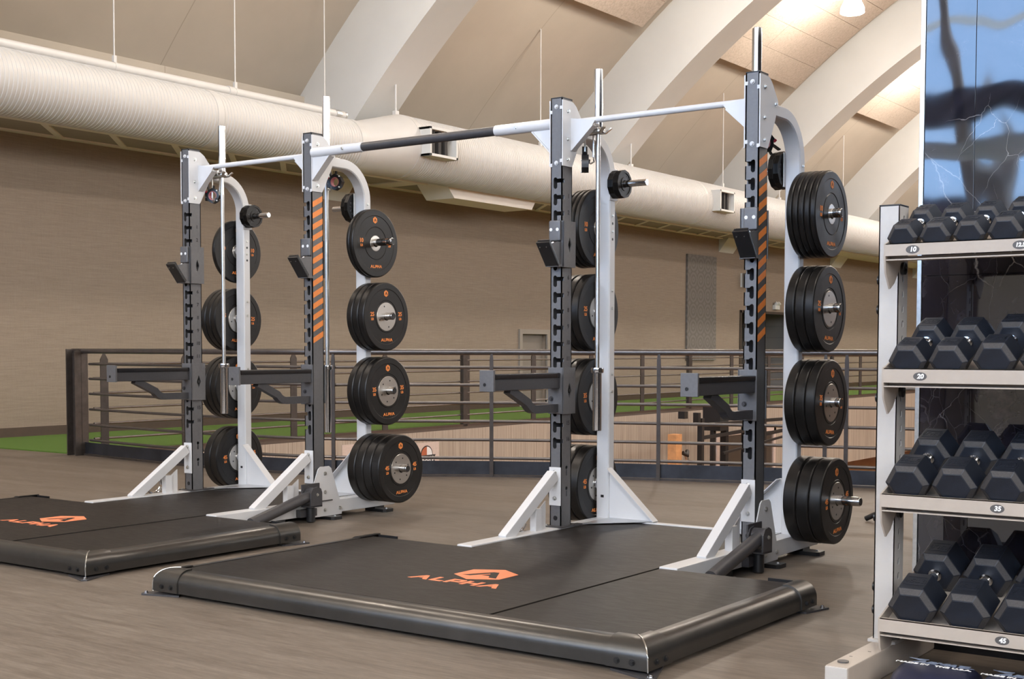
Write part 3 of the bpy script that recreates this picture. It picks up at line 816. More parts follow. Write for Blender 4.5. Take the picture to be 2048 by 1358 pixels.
# rig: uprights, beams, wooden post with chain, mirror
rg = empty('training_rig', (-6.4, 0, 0)); tag(rg, 'black steel training rig standing on the lower level behind the railing', 'training rig')
def rbar(nm, *pts, r=.045):
    b = MB()
    for p, q in zip(pts, pts[1:]): b.beam(p, q, r * 2, r * 2, (1, 0, .01), .004)
    return b.build(nm, 'rig', rg)
for y, zt in ((14.05, -.08), (15.75, -.1), (16.55, -.18), (17.9, -.2)):
    rbar('upright', (0, y, -4.6), (0, y, zt))
rbar('crossbeam', (-.2, 15.0, -.34), (-.2, 15.0, .12), r=.17); rbar('upright', (-.2, 14.9, -4.6), (-.2, 14.9, -.3), r=.04); rbar('upright', (-.2, 15.35, -4.6), (-.2, 15.35, -.3), r=.055)
rbar('crossbeam', (0, 14.05, -.20), (0, 17.9, -.24), r=.03); rbar('crossbeam', (0, 13.0, -.46), (0, 14.05, -.50), r=.022)
rbar('crossbeam', (0, 14.05, -.42), (0, 15.75, -.38), r=.03); rbar('crossbeam', (0, 15.75, -.52), (0, 17.7, -.44), r=.03)
rbar('crossbeam', (.3, 14.3, -.68), (.3, 18.4, -.42), r=.02)
b = MB(); b.box(-.06, .06, 13.35, 13.47, -.06, .06); b.build('bracket', 'rig', rg)
b = MB(); b.box(-.05, .05, 13.86, 13.95, -.16, .02); b.build('bracket', 'rig', rg)
wp = empty('wooden_post', (-6.3, 12.95, -4.6)); tag(wp, 'light pine post standing on the lower level with a chain hanging from it', 'wooden post')
b = MB(); b.box(-.08, .08, -.10, .10, 0, 4.31, .006); b.build('timber', 'pine', wp)
b = MB(); b.tube([(.08, .12, 4.0), (.12, .2, 3.96), (.08, .28, 4.02)], .035); b.build('ring', 'rig', wp)
b = MB()
for i in range(34):
    t_ = i / 33; y = .20 + .62 * t_; z = 3.95 - 1.0 * t_
    b.box(.085, .125, y - .028, y + .028, z - .028, z + .028, .006, None)
b.build('chain', 'zinc', wp)
mr = empty('wall_mirror', (-7.3, 0, 0)); tag(mr, 'framed mirror on the lower level wall behind the training rig', 'mirror')
b = MB()
for y0, y1, z0, z1 in ((16.35, 16.47, -1.45, -.50), (18.9, 19.0, -1.45, -.50), (16.35, 19.0, -.56, -.48)): b.box(0, .05, y0, y1, z0, z1)
b.build('mirror_frame', 'poster', mr)
b = MB(); b.box(0, .02, 16.47, 18.9, -1.45, -.56); b.build('mirror_glass', 'mirrorglass', mr)
b = MB(); b.box(-6.0, -5.9, 0, 9, 0, 0)
b.bm.free()
# bench leg glimpsed behind the dumbbell rack
bl = empty('weight_bench', (.98, 2.11, 0)); tag(bl, 'black tubular bench leg on the floor, poking out left of the dumbbell rack', 'bench')
b = MB(); b.tube([(0, 0, .016), (.22, -.02, .13), (.7, -.05, .40)], .017, 12); b.build('leg', 'black', bl)
b = MB(); b.box(.55, 1.45, -.2, .12, .40, .47, .02); b.build('pad', 'black', bl)
b = MB(); b.tube([(1.35, -.04, .40), (1.35, -.04, .02)], .02, 12); b.box(1.1, 1.6, -.09, .01, 0, .03, .005); b.build('rear_leg', 'black', bl)

# ------------------------------------------------------------------ power rack (local frame: x across, y back, z up)
XL, XR, HW = .007, 1.163, .0365
ZS = [2.008 - .0886 * k for k in range(17)]
def upright(side, parent):
    """side +1: left upright (slots open towards +x), -1: right upright"""
    xc = XL if side > 0 else XR; s = side
    t = .006; z0, z1 = .12, 2.45
    b = MB()
    P = [(-HW * s, z0), (HW * s, z0)]
    for z in ZS[::-1]:
        P += [(HW * s, z - .011), (.006 * s, z - .011), (.006 * s, z - .034), (.002 * s, z - .041), (-.006 * s, z - .044), (-.014 * s, z - .041), (-.018 * s, z - .034),
              (-.018 * s, z + .010), (-.014 * s, z + .017), (-.006 * s, z + .019), (.002 * s, z + .016), (.005 * s, z + .011), (HW * s, z + .011)]
    P += [(HW * s, z1), (-HW * s, z1)]
    b.plate(P, (), (xc, .0, 0), (1, 0, 0), (0, 0, 1), -t if True else t)
    # slotted inner side
    Q = [(.0, z0), (.10, z0), (.10, z1), (.0, z1)]
    for z in ZS: Q += [(.0, z + .011), (.024, z + .011), (.024, z - .011), (.0, z - .011)]
    holes = []
    for hz in (.43, .315):
        holes.append(circ(.055, hz + .012, .011, 12)); holes.append([(.050, hz - .002), (.060, hz - .002), (.060, hz - .03), (.055, hz - .033), (.050, hz - .03)])
    b.plate(Q, holes, (xc + s * HW, 0, 0), (0, 1, 0), (0, 0, 1), -t * s)
    b.box(min(xc - s * HW, xc - s * (HW - t)), max(xc - s * HW, xc - s * (HW - t)), 0, .10, z0, z1)
    b.box(xc - HW, xc + HW, .094, .10, z0, z1)
    u = b.build('upright', 'graphite' if s > 0 else 'graphite', parent, smooth=25)
    b = MB(); b.box(xc - HW - .001, xc + HW + .001, -.001, .101, z1, z1 + .007, .002); b.build('end_cap', 'black', u)
    b = MB(); b.cyl((xc, -.001, .165), (xc, .004, .165), .0135, 18); b.build('plug', 'black', u)
    if s > 0:
        b = MB()
        for k in range(1, 17):
            text_bm(b, str(k), .033, frame((xc + HW + .0005, .066, ZS[k] + .008), (0, 1, 0), (0, 0, 1)), .0003, .0006)
        b.build('lettering', 'numdark', u)
    else:
        b = MB(); z = 2.055; X = xc + HW + .0006
        n = 0
        while n < 13:
            w = .0335; zz = 2.06 - .0715 * n
            b.plate([(.006, zz - .040), (.009, zz - .036), (.092, zz + .005), (.095, zz + .004), (.095, zz - .026), (.092, zz - .031), (.009, zz - .072), (.006, zz - .070)], (), (X, 0, 0), (0, 1, 0), (0, 0, 1), .0006)
            n += 1
        b.build('warning_stripes', 'orange', u)
        for zz in (.43,): bolt(u, (xc - HW - .0, .03, zz), '-x')
    return u
BR = [(-.004, 2.087), (.085, 2.087), (.096, 2.10), (.172, 2.24), (.205, 2.325), (.203, 2.338), (.130, 2.420), (.100, 2.438), (.088, 2.441), (-.004, 2.441)]
def make_rack():
    t = empty('power_rack')
    upright(1, t); upright(-1, t)
    for s, xc in ((1, XL), (-1, XR)):
        xi = xc + s * (HW + .001); xo = xc - s * (HW + .001)
        # top bracket: two white cheeks with tabs across the front
        b = MB()
        for xx, sg in ((xi, s), (xo, -s)):
            b.plate(BR, (), (xx, 0, 0), (0, 1, 0), (0, 0, 1), .006 * sg)
        for zz in (2.40, 2.115):
            b.box(xi - s * .014, xi, -.004, 0, zz - .009, zz + .009); b.box(xo, xo + s * .012, -.004, 0, zz - .022 * s * 0 - .009 - .022, zz + .009 - .022)
        # triangular web under the cross bar and the slanted flange
        b.plate([(xi, 2.352), (xi + s * .16, 2.325), (xi + s * .145, 2.305), (xi + s * .012, 2.175), (xi, 2.175)], (), (0, .075, 0), (1, 0, 0), (0, 0, 1), -.006)
        b.beam((xi + s * .145, .095, 2.302), (xi + s * .008, .095, 2.176), .045, .006, (-s * .7, 0, .7))
        br = b.build('top_bracket', 'white', t, smooth=25)
        for zz in (2.4055, 2.1035): bolt(br, (xc, -.001, zz), '-y', 'white')
        for y, z in ((.048, 2.385), (.045, 2.235), (.045, 2.125), (.172, 2.318)):
            bolt(br, ((xi if s > 0 else xo) + .0065, y, z), '+x')
        # rear upright, bent forward at the top
        pts = [(xc, .52, .10), (xc, .52, 2.07)] + [(xc, .30 + .22 * math.cos(a), 2.07 + .22 * math.sin(a)) for a in [PI / 2 * i / 12 for i in range(1, 13)]] + [(xc, .10, 2.29)]
        b = MB(); q = .006
        prof = [(-.042 + q, -.031), (.042 - q, -.031), (.042, -.031 + q), (.042, .031 - q), (.042 - q, .031), (-.042 + q, .031), (-.042, .031 - q), (-.042, -.031 + q)]
        # orientation: side vector along x
        b2 = []
        for i, p in enumerate(pts):
            p = Vector(p)
            d = (Vector(pts[min(i + 1, len(pts) - 1)]) - Vector(pts[max(i - 1, 0)])).normalized()
            nrm = Vector((1, 0, 0)).cross(d)
            b2.append([b.bm.verts.new(p + Vector((1, 0, 0)) * u_ + nrm * v_) for u_, v_ in prof])
        for A, B in zip(b2, b2[1:]):
            for i in range(8): b.bm.faces.new((A[i], A[(i + 1) % 8], B[(i + 1) % 8], B[i]))
        b.bm.faces.new(b2[0]); b.bm.faces.new(b2[-1])
        ru = b.build('rear_upright', 'white', t, smooth=30)
        zb = [2.05, 1.86, 1.77, 1.43, 1.33, .95, .85]
        for z in zb: bolt(ru, (xc + .0425, .52, z), '+x', 'zinc', .75)
        b = MB()
        for z in (1.815, 1.725): b.cyl((xc + .0422, .52, z), (xc + .0428, .52, z), .008, 12)
        b.box(xc + (-.01 if s > 0 else .01), xc + (.01 if s > 0 else .03), .4875, .4892, .235, .25)
        b.build('bolt_hole', 'black', ru)
        # small peg mounting flange on the inner side
        b = MB(); xf = xc + s * .043; b.box(min(xf, xf + s * .006), max(xf, xf + s * .006), .478, .562, 1.945, 2.125, .002); b.build('peg_flange', 'white', t)
        b = MB(); b.lathe([(0, 0), (0, .03), (.004, .03), (.004, .021), (.006, .019), (.215, .019), (.218, .017), (.218, 0)], 'x', (xf + s * .006, .52, 2.035), 24, s)
        b.build('storage_peg', 'chrome', t)
        # base rail
        b = MB(); b.box(xc - .047, xc + .047, -.82, .78, .032, .116, .005); b.build('base_rail', 'white', t)
        bolt(t, (xc + .0475, .74, .06), '+x', 'zinc', .8)
        # front brace with its head plate and web
        b = MB()
        b.box(xc - HW - .001, xc + HW + .001, -.007, -.001, .235, .446, .001)
        b.beam((xc, -.485, .10), (xc, -.026, .405), .052, .062, (0, -.5, .8), .005)
        b.plate([(-.20, .112), (-.10, .112), (-.10, .27), (-.20, .205)], (), (xc - .003, 0, 0), (0, 1, 0), (0, 0, 1), .006)
        b.box(xc - .02, xc + .02, -.215, -.16, .11, .235)
        br = b.build('front_brace', 'white', t, smooth=25)
        for zz in (.4195, .275): bolt(br, (xc, -.0075, zz))
        # rear gusset panel with folded sloping flange
        b = MB()
        b.plate([(xc + s * .042, .112), (xc + s * .36, .112), (xc + s * .36, .125), (xc + s * .055, .41), (xc + s * .042, .41)], (), (0, .50, 0), (1, 0, 0), (0, 0, 1), -.005)
        b.beam((xc + s * .36, .475, .121), (xc + s * .052, .475, .408), .055, .005, (s * .6, 0, .6))
        gs = b.build('rear_gusset', 'white', t, smooth=25)
        b = MB(); b.plate([(xc + s * .045, .17), (xc + s * .36, .50), (xc + s * .045, .50)], (), (0, 0, .117), (1, 0, 0), (0, 1, 0), .003 * 1); b.build('tread_plate', 'treadplate', t)
        # dark foot of the upright
        b = MB(); b.box(xc - .062, xc + .062, -.035, .15, .1165, .123, .002); b.box(xc - .02 + s * .05, xc + .02 + s * .05, .10, .17, .117, .124, .002)
        ft = b.build('upright_foot', 'dark', t); bolt(ft, (xc - .045, -.02, .123), '+z', 'zinc', .7)
        # floor feet
        o = xc - s * .047
        for y in (.12, .62):
            b = MB(); b.plate([(-.06, -.05), (.075, -.05), (.09, -.035), (.09, .035), (.075, .05), (-.06, .05)], (), (o, y, .0), (-s, 0, 0), (0, 1, 0), -.02 * s)
            b.box(min(o, o + s * .09), max(o, o + s * .09), y - .045, y + .045, .0, .034)
            f = b.build('floor_foot', 'black', t); bolt(f, (o - s * .06, y, .02), '+z', 'zinc', .7)
        for y in (-.7, -.3):
            b = MB(); b.box(xc - .045, xc + .045, y - .04, y + .04, 0, .034); b.build('floor_foot', 'black', t)
    b = MB(); b.cyl((XL + .045, .10, 2.332), (XR - .045, .10, 2.332), .0165, 20); b.build('cross_bar', 'white', t)
    b = MB(); b.box(XL + .045, XR - .045, .45, .50, .035, .1165, .004); b.build('rear_crossmember', 'white', t)
    # barbell hangers with forks, and the bent rods the clamps hang on
    for x0, bx, by, d, z in ((XL + .04, .1438, .2077, 1, 2.283), (XR - .04, 1.0449, .2947, -1, 2.296)):
        b = MB()
        b.box(min(x0, x0 + d * .055), max(x0, x0 + d * .055), by - .045, by + .045, z - .005, z + .045, .004)
        for q in (-1, 1):
            yy = by + q * .026
            b.sweep([(x0, yy, z - .004), (bx + d * .03, yy, z - .004), (bx + d * .062, yy + q * .012, z + .022)], [(-.009, -.004), (.009, -.004), (.009, .004), (-.009, .004)])
        h = b.build('bar_hanger', 'zinc', t, smooth=25)
        b = MB(); cx = x0 + d * .03; yy = by - .03
        b.tube([(cx, yy, z - .01), (cx, yy, z - .15), (cx + .006, yy - .004, z - .168), (cx + .02, yy - .008, z - .176), (cx + .034, yy - .012, z - .168), (cx + .04, yy - .014, z - .15)], .0052, 8)
        b.tube([(cx + .03 * d, yy + .04, z - .01), (cx + .03 * d, yy + .04, z - .13), (cx + .036 * d, yy + .036, z - .155), (cx + .02 * d, yy + .03, z - .165), (cx + .006 * d, yy + .025, z - .155)], .0052, 8)
        b.build('clamp_hook', 'zinc', h)
        bolt(h, (cx - .01, by - .02, z - .006), '+z', 'zinc', .5)
    # weight storage pegs, outward
    for s, xc in ((-1, XL), (1, XR)):
        for z, tip in ((1.796, 1.425), (1.309, 1.425), (.82, 1.432), (.312, 1.545)):
            L = tip - (XR + .042)
            b = MB(); b.lathe([(0, 0), (0, .038), (.006, .038), (.006, .026), (.01, .0242), (L - .045, .0242), (L - .045, .0232), (L - .043, .0232), (L - .043, .0242), (L - .004, .0242), (L, .021), (L, 0)], 'x', (xc + s * .042, .52, z), 28, s)
            pg = b.build('storage_peg', 'chrome', t)
            b = MB(); b.lathe([(0, .0), (0, .0195), (.002, .0195), (.002, .012), (.0012, 0)], 'x', (xc + s * (.042 + L), .52, z), 20, s); b.build('end_cap', 'black', pg)
    # attachment plate on the right base
    b = MB(); b.plate([(-.035, .02), (.240, .02), (.245, .055), (.145, .325), (.125, .340), (.045, .340), (.025, .325), (-.035, .19)], (), (XR + .048, 0, 0), (0, 1, 0), (0, 0, 1), .006)
    ap = b.build('attachment_plate', 'white', t, smooth=25)
    for y, z in ((.085, .295), (.085, .175), (.085, .06), (.222, .062)): bolt(ap, (XR + .0545, y, z), '+x')
    # polished ring behind the left brace
    b = MB()
    for r, dx in ((.062, -.085), (.055, -.10)):
        b.tube([(XL + dx + .01 * math.sin(a), -.22 + r * math.cos(a), .165 + r * math.sin(a)) for a in [PI * 2 * i / 20 for i in range(20)]], .0075, 8)
    b.box(XL - .11, XL - .045, -.235, -.20, .095, .115, .003)
    b.build('wire_ring', 'chrome', t)
    return t
RK = make_rack()
tag(RK, 'white and charcoal half rack in the foreground, right of the pull-up bar', 'power rack', 'half racks with lifting platforms')
OFF = Vector((-3.083, .054, 0))
RK2 = copy_tree(RK, None, OFF)
tag(RK2, 'white and charcoal half rack at the left, farther from the camera', 'power rack', 'half racks with lifting platforms')
WHICH = ('the nearer rack', 'the farther rack')
OFFS = (Vector((0, 0, 0)), OFF)

# pull-up bar bridging the racks
pb = empty('pull_up_bar', (0, 0, 0)); tag(pb, 'long pull-up bar with dark grip bridging the two racks', 'pull-up bar')
xa = OFF.x + XR + HW + .008; xb = XL - HW - .008; zB = 2.327
for x0, x1, g, s in ((xa, -1.453, xa, 1), (-.445, xb, xb, -1)):
    b = MB(); ya = .08 if s < 0 else .10
    b.cyl((x0, .062 + (x0 + .445) * -.03 * 0 + .0, zB), (x1, .062, zB), .0305, 28)
    b.plate([(g, zB + .03), (g + s * .17, zB + .0), (g + s * .15, zB - .03), (g + s * .012, zB - .17), (g, zB - .17)], (), (0, .06, 0), (1, 0, 0), (0, 0, 1), .006)
    b.beam((g + s * .15, .066, zB - .032), (g + s * .012, .066, zB - .17), .05, .006, (-s * .7, 0, .7))
    o = b.build('end_sleeve', 'white', pb, smooth=30)
    bolt(o, ((-.29 if s < 0 else -1.60), .031, zB), '-y', 'zinc', .8)
b = MB(); b.cyl((-1.46, .062, zB), (-.44, .062, zB), .0265, 28); b.build('grip', 'dark', pb)

# ------------------------------------------------------------------ J cups
def make_jcup(s):
    t = empty('bar_holder')
    b = MB()
    b.box(min(-.040 * s, s * .056), max(-.040 * s, s * .056), -.010, -.003, 1.540, 1.790, .002)
    diamond = [(.05, 1.62), (.066, 1.662), (.05, 1.704), (.034, 1.662)]
    b.plate([(-.010, 1.540), (.108, 1.540), (.108, 1.790), (-.010, 1.790)], [diamond], (s * .050, 0, 0), (0, 1, 0), (0, 0, 1), .006 * s)
    b.box(-.042, .042, .104, .112, 1.545, 1.785, .002) if s < 0 else b.box(-.02, .05, .102, .108, 1.56, 1.77, .002)
    # cradle floor and side web
    b.box(-.028, .050, -.060, -.008, 1.540, 1.552)
    b.plate([(-.008, 1.552), (-.008, 1.675), (-.045, 1.675), (-.125, 1.655), (-.05, 1.552)], (), (.036, 0, 0), (0, 1, 0), (0, 0, 1), .006)
    b.build('bracket', 'graphite', t, smooth=25)
    b = MB(); b.box(-.030, .044, -.030, -.011, 1.680, 1.792, .008); o = b.build('face_pad', 'graphite', t)
    for x in (-.014, .027):
        b = MB(); b.cyl((x, -.030, 1.742), (x, -.0315, 1.742), .0092, 16); b.cyl((x, -.0315, 1.742), (x, -.0318, 1.742), .003, 8); b.build('screw', 'whiteprint', o)
    b = MB(); b.beam((.012, -.148, 1.668), (.012, -.052, 1.545), .084, .016, (0, .6, .8), .003); o2 = b.build('cradle_pad', 'black', t)
    b = MB()
    for x in (-.012, .03): b.cyl((x, -.139, 1.640), (x, -.1405, 1.639), .0035, 8)
    b.build('screw', 'zinc', o2)
    b = MB(); b.beam((.012, -.140, 1.678), (.012, -.044, 1.555), .076, .012, (0, .6, .8), .002)
    b.beam((.008, -.028, 1.674), (.008, -.05, 1.648), .05, .018, (0, 1, 1), .003); b.build('liner_plate', 'liner', t)
    b = MB(); b.cyl((.01, -.048, 1.664), (.01, -.053, 1.669), .0092, 14); b.build('screw', 'whiteprint', t)
    return t
jc = {1: make_jcup(1), -1: make_jcup(-1)}; k = 0
for ri in (0, 1):
    for xc, sd in ((XL, 'left'), (XR, 'right')):
        sd_ = 1 if xc == XL else -1; o = jc[sd_] if ri == 0 else copy_tree(jc[sd_])
        o.location = OFFS[ri] + Vector((xc, 0, 0))
        tag(o, 'dark J-shaped bar holder on the front %s upright of %s' % (sd, WHICH[ri]), 'bar holder', 'bar holders on the rack uprights')
# ------------------------------------------------------------------ spotter arms
def make_arm(s):
    t = empty('spotter_arm')
    b = MB()
    b.box(min(-.044 * s, s * .058), max(-.044 * s, s * .058), -.012, -.004, .740, .994, .003)
    dm = [(.05, .825), (.068, .868), (.05, .911), (.032, .868)]
    b.plate([(-.012, .740), (.108, .740), (.108, .994), (-.012, .994)], [dm], (s * .052, 0, 0), (0, 1, 0), (0, 0, 1), .006 * s)
    b.box(-.042, .042, .104, .112, .745, .990, .002) if s < 0 else b.box(-.02, .052, .102, .108, .76, .975, .002)
    br = b.build('bracket', 'graphite', t, smooth=25)
    bolt(br, (-.022, -.012, .822), '-y', 'dark', 1.1)
    b = MB(); b.cyl((s * .060, .05, .868), (s * .058, .05, .868), .01, 10); b.build('lock_pin', 'black', br)
    b = MB(); b.box(-.030, .036, -.618, -.012, .880, .958, .004); bm_ = b.build('beam', 'dark', t)
    b = MB(); b.box(-.034, .040, -.612, -.016, .938, .966, .004); b.build('liner_strip', 'liner', t)
    b = MB(); b.box(-.046, .044, -.634, -.618, .876, .986, .003); b.build('end_plate', 'graphite', t)
    b = MB(); b.cyl((-.012, -.634, .912), (-.012, -.6355, .912), .009, 14); b.build('screw', 'black', t)
    b = MB()
    pts = [(.004, -.455, .885)] + [(.004, -.215 + .09 * math.cos(a) , .862 + .09 * math.sin(a)) for a in [PI + .62 + (PI / 2 - .62) * i / 8 for i in range(9)]] + [(.004, -.012, .772)]
    b.sweep(pts, [(-.021, -.022), (.021, -.022), (.021, .022), (-.021, .022)], (0, .001, 1)); b.build('brace', 'dark', t, smooth=30)
    return t
ar = {1: make_arm(1), -1: make_arm(-1)}; k = 0
for ri in (0, 1):
    for xc, sd in ((XL, 'left'), (XR, 'right')):
        sd_ = 1 if xc == XL else -1; o = ar[sd_] if ri == 0 else copy_tree(ar[sd_])
        o.location = OFFS[ri] + Vector((xc, 0, 0))
        tag(o, 'dark steel spotter arm reaching forward from the %s upright of %s' % (sd, WHICH[ri]), 'spotter arm', 'spotter arms on the racks')
# ------------------------------------------------------------------ landmine attachments
def make_landmine():
    t = empty('landmine_attachment')
    y0, z0 = -.075, .180
    b = MB()
    b.box(1.215, 1.225, -.13, .03, .10, .24, .003)
    for dx in (1.222, 1.300):
        b.plate([(-.135, .105), (-.035, .105), (-.035, .19), (-.045, .215), (-.075, .228), (-.115, .22), (-.135, .19)], (), (dx, 0, 0), (0, 1, 0), (0, 0, 1), .009)
    b.box(1.222, 1.309, -.135, -.035, .100, .109)
    y = b.build('yoke', 'dark', t, smooth=25); bolt(y, (1.310, y0 - .005, .178), '+x', 'zinc', .8)
    b = MB(); b.cyl((1.232, y0, z0), (1.299, y0, z0), .040, 28); b.build('hinge', 'dark', t)
    b = MB(); b.cyl((1.265, y0 - .01, z0 - .005), (1.265, -.60, .048), .034, 28); b.build('bar_tube', 'dark', t)
    b = MB(); b.lathe([(0, 0), (0, .026), (.005, .028), (.085, .028), (.09, .024), (.09, .014), (.10, .012), (.10, 0)], 'z', (1.265, y0 - .02, .006), 24); b.build('handle', 'black', t)
    b = MB(); b.box(1.21, 1.25, -.17, -.02, .035, .085, .004); b.build('arm', 'dark', t)
    return t
lm = make_landmine(); tag(lm, 'dark landmine attachment with slanting tube at the base of the nearer rack', 'landmine attachment')
o = copy_tree(lm, None, OFF); tag(o, 'dark landmine attachment with slanting tube at the base of the farther rack', 'landmine attachment')

# ------------------------------------------------------------------ barbells
def make_bar(L, sl, r=.0125, rs=.025):
    t = empty('barbell'); bot = -L
    b = MB(); b.cyl((0, 0, -sl), (0, 0, bot + sl), r, 16); b.build('shaft', 'zinc', t)
    for a, c in ((-sl - .12, -sl - .50), (bot + sl + .12, bot + sl + .50)):
        b = MB(); b.cyl((0, 0, a), (0, 0, c), r + .0006, 16); b.build('knurling', 'knurl', t)
    for a, s in ((-sl, 1), (bot + sl, -1)):
        b = MB(); b.lathe([(0, 0), (0, .034), (.006, .036), (.024, .036), (.03, .033), (.03, rs), (sl - .004, rs), (sl, rs - .003), (sl, 0)], 'z', (0, 0, a), 28, s)
        o = b.build('sleeve', 'chrome', t)
    return t
b1 = make_bar(1.985, .350); b1.location = (.1438, .2077, 2.6265)
tag(b1, 'chrome barbell standing upright on the left side of the nearer rack', 'barbell', 'upright barbells')
o = copy_tree(b1, None, Vector((.1438, .2077, 2.6265)) + OFF); tag(o, 'chrome barbell standing upright on the left side of the farther rack', 'barbell', 'upright barbells')
b2 = make_bar(2.2, .445, .014); b2.location = (1.0449, .2947, 2.7415)
tag(b2, 'tallest chrome barbell, hanging behind the striped upright of the nearer rack', 'barbell', 'upright barbells')
o = copy_tree(b2, None, Vector((1.0449, .2947, 2.7415)) + OFF); tag(o, 'chrome barbell hanging behind the striped upright of the farther rack', 'barbell', 'upright barbells')
# ------------------------------------------------------------------ collar clamps
def make_clamp():
    t = empty('barbell_collar')
    b = MB(); n = 20
    prof = [(-.0, 0)]
    outer = [(.042 * math.cos(a) * (1.0 if i % 5 else 1.1), .042 * math.sin(a) * (1.0 if i % 5 else 1.1)) for i, a in enumerate([2 * PI * i / n for i in range(n)])]
    b.plate(outer, [circ(0, 0, .027, 18)], (0, 0, 0), (1, 0, 0), (0, 0, 1), -.034); b.build('collar_body', 'black', t, smooth=25)
    b = MB(); b.plate(circ(0, 0, .0268, 18), [circ(0, 0, .0235, 18)], (0, .001, 0), (1, 0, 0), (0, 0, 1), -.032); b.build('inner_pad', 'pinkpad', t)
    b = MB(); b.box(-.052, -.030, .004, .03, -.03, .022, .004); b.build('latch_block', 'black', t)
    b = MB(); b.beam((-.028, .015, .030), (-.040, .015, .072), .026, .006, (1, 0, .3), .002); b.beam((.0, .015, .04), (.004, .015, .062), .02, .006, (1, 0, 0), .002); b.build('lever', 'black', t)
    b = MB(); b.box(-.052, -.036, .0, .005, .018, .030, .002); b.build('release_button', 'red', t)
    b = MB(); b.plate(circ(-.041, -.006, .006, 10), [circ(-.041, -.006, .0035, 8)], (0, .0035, 0), (1, 0, 0), (0, 0, 1), -.001)
    b.cyl((.03, .0, .03), (.03, -.004, .03), .004, 8); b.cyl((.03, .0, -.03), (.03, -.004, -.03), .004, 8); b.build('mark', 'whiteprint', t)
    return t
cl = make_clamp()
for i, (dx, ri, z, rz, ry, lab) in enumerate(((.060, 0, 2.115, -1.0, .5, 'hanging on the left hook of the nearer rack'), (1.115, 0, 2.145, .9, 2.4, 'half hidden behind the striped upright top of the nearer rack'),
                        (.085, 1, 2.150, .35, 0, 'hanging on the left hook of the farther rack'), (1.155, 1, 2.175, .25, 0, 'hanging on the right hook of the farther rack'))):
    o = cl if i == 0 else copy_tree(cl)
    o.scale = (1.15,) * 3
    o.location = OFFS[ri] + Vector((dx, .17 if dx < .5 else .255, z)); o.rotation_euler = (0, ry, rz)
    tag(o, 'black and red collar ' + lab, 'barbell collar', 'barbell collars on hooks')

# ------------------------------------------------------------------ bumper plates
def plate_mesh(R, th, hubr, ring):
    b = MB(); h = th
    lip = .0025
    b.lathe([(0, .026), (0, hubr * .98), (.0008, ring), (.0, ring + .004), (.0 , R * .80), (0, R * .80), (-lip, R * .815), (-lip, R - .008), (-lip + .003, R - .003), (.006, R), (th - .006, R), (th + lip - .003, R - .003), (th + lip, R - .008), (th + lip, R * .815), (th, R * .80),
             (th, ring + .006), (th - .003, ring + .004), (th - .003, ring + .001), (th, ring - .002), (th, hubr), (th - .001, hubr), (th - .001, .026), (0, .026)], 'x', seg=72)
    bmesh.ops.remove_doubles(b.bm, verts=b.bm.verts, dist=1e-6)
    return b
KINDS = {}
def kind(lb, th, hubr, ring, nb):
    t = empty('bumper_plate'); R = .225
    plate_mesh(R, th, hubr, ring).build('plate_body', 'rubber', t, smooth=25)
    b = MB(); b.lathe([(-.0016, .0255), (-.0016, hubr - .002), (0, hubr), (th, hubr), (th + .0016, hubr - .002), (th + .0022, .034), (th + .0022, .0255), (-.0016, .0255)], 'x', seg=56)
    hb = b.build('hub', 'hub', t, smooth=25)
    if nb:
        b = MB()
        for i in range(nb):
            a = 2 * PI * i / nb + .3
            b.cyl((th + .0010, .070 * math.cos(a), .070 * math.sin(a)), (th + .0026, .070 * math.cos(a), .070 * math.sin(a)), .0055, 10)
        b.build('hub_bolt', 'black', hb)
    b = MB(); X = th + .0004; fr_ = lambda y, z: frame((X, y, z), (0, 1, 0), (0, 0, 1))
    alpha_word(b, fr_(0, -.152), .24, .0012); hex_logo(b, fr_(0, .152), .0225, .0012)
    for y in (-.138, .138):
        text_bm(b, str(lb), .038, fr_(y, .016), .0010, .0009); text_bm(b, 'LB', .023, fr_(y, -.015), .0010, .0006)
    lt = b.build('lettering', 'orange', t)
    KINDS[lb] = (t, th)
    return t
for a in ((10, .0255, .052, .105, 0), (25, .0455, .094, .104, 4), (35, .0505, .099, .110, 6), (45, .0635, .099, .112, 6)): kind(*a)
used = set()
def put_plate(lb, x, y, z, label, rot=0, group=None):
    t, th = KINDS[lb]
    o = t if lb not in used else copy_tree(t); used.add(lb)
    o.location = (x, y, z); o.rotation_euler = (rot, 0, 0)
    tag(o, label, 'weight plate', group)
ordn = ['innermost', 'second', 'third', 'fourth', 'fifth', 'sixth']
def stack(lb, n, x0, dirn, y, z, peg, ri):
    t, th = KINDS[lb]; g = 'bumper plates on the storage pegs'
    side = 'right' if dirn > 0 else 'left'
    gap = .0012 + .005
    for i in range(n):
        x = x0 + i * (th + gap) if dirn > 0 else x0 - th - i * (th + gap)
        if n == 1: pos = 'alone'
        elif dirn > 0: pos = 'outermost' if i == n - 1 else 'innermost' if i == 0 else ordn[i] + ' from upright'
        else: pos = 'innermost' if i == 0 else ordn[i] + ' from upright'
        put_plate(lb, x, y, z + random.uniform(-.0015, .0015), 'black %d pound bumper plate, %s, on the %s %s peg, %s' % (lb, pos, peg, side, ('nearer rack', 'farther rack')[ri]), random.uniform(-.10, .10), g)
PEGZ = ((10, 1.796, 'top'), (25, 1.309, 'second'), (35, .82, 'third'), (45, .312, 'bottom'))
ZR1 = {10: 1.786, 25: 1.300, 35: .811, 45: .304}
CNT = {(0, 1): (5, 3, 3, 3), (0, -1): (4, 3, 3, 3), (1, 1): (2, 3, 3, 4), (1, -1): (1, 3, 3, 2)}
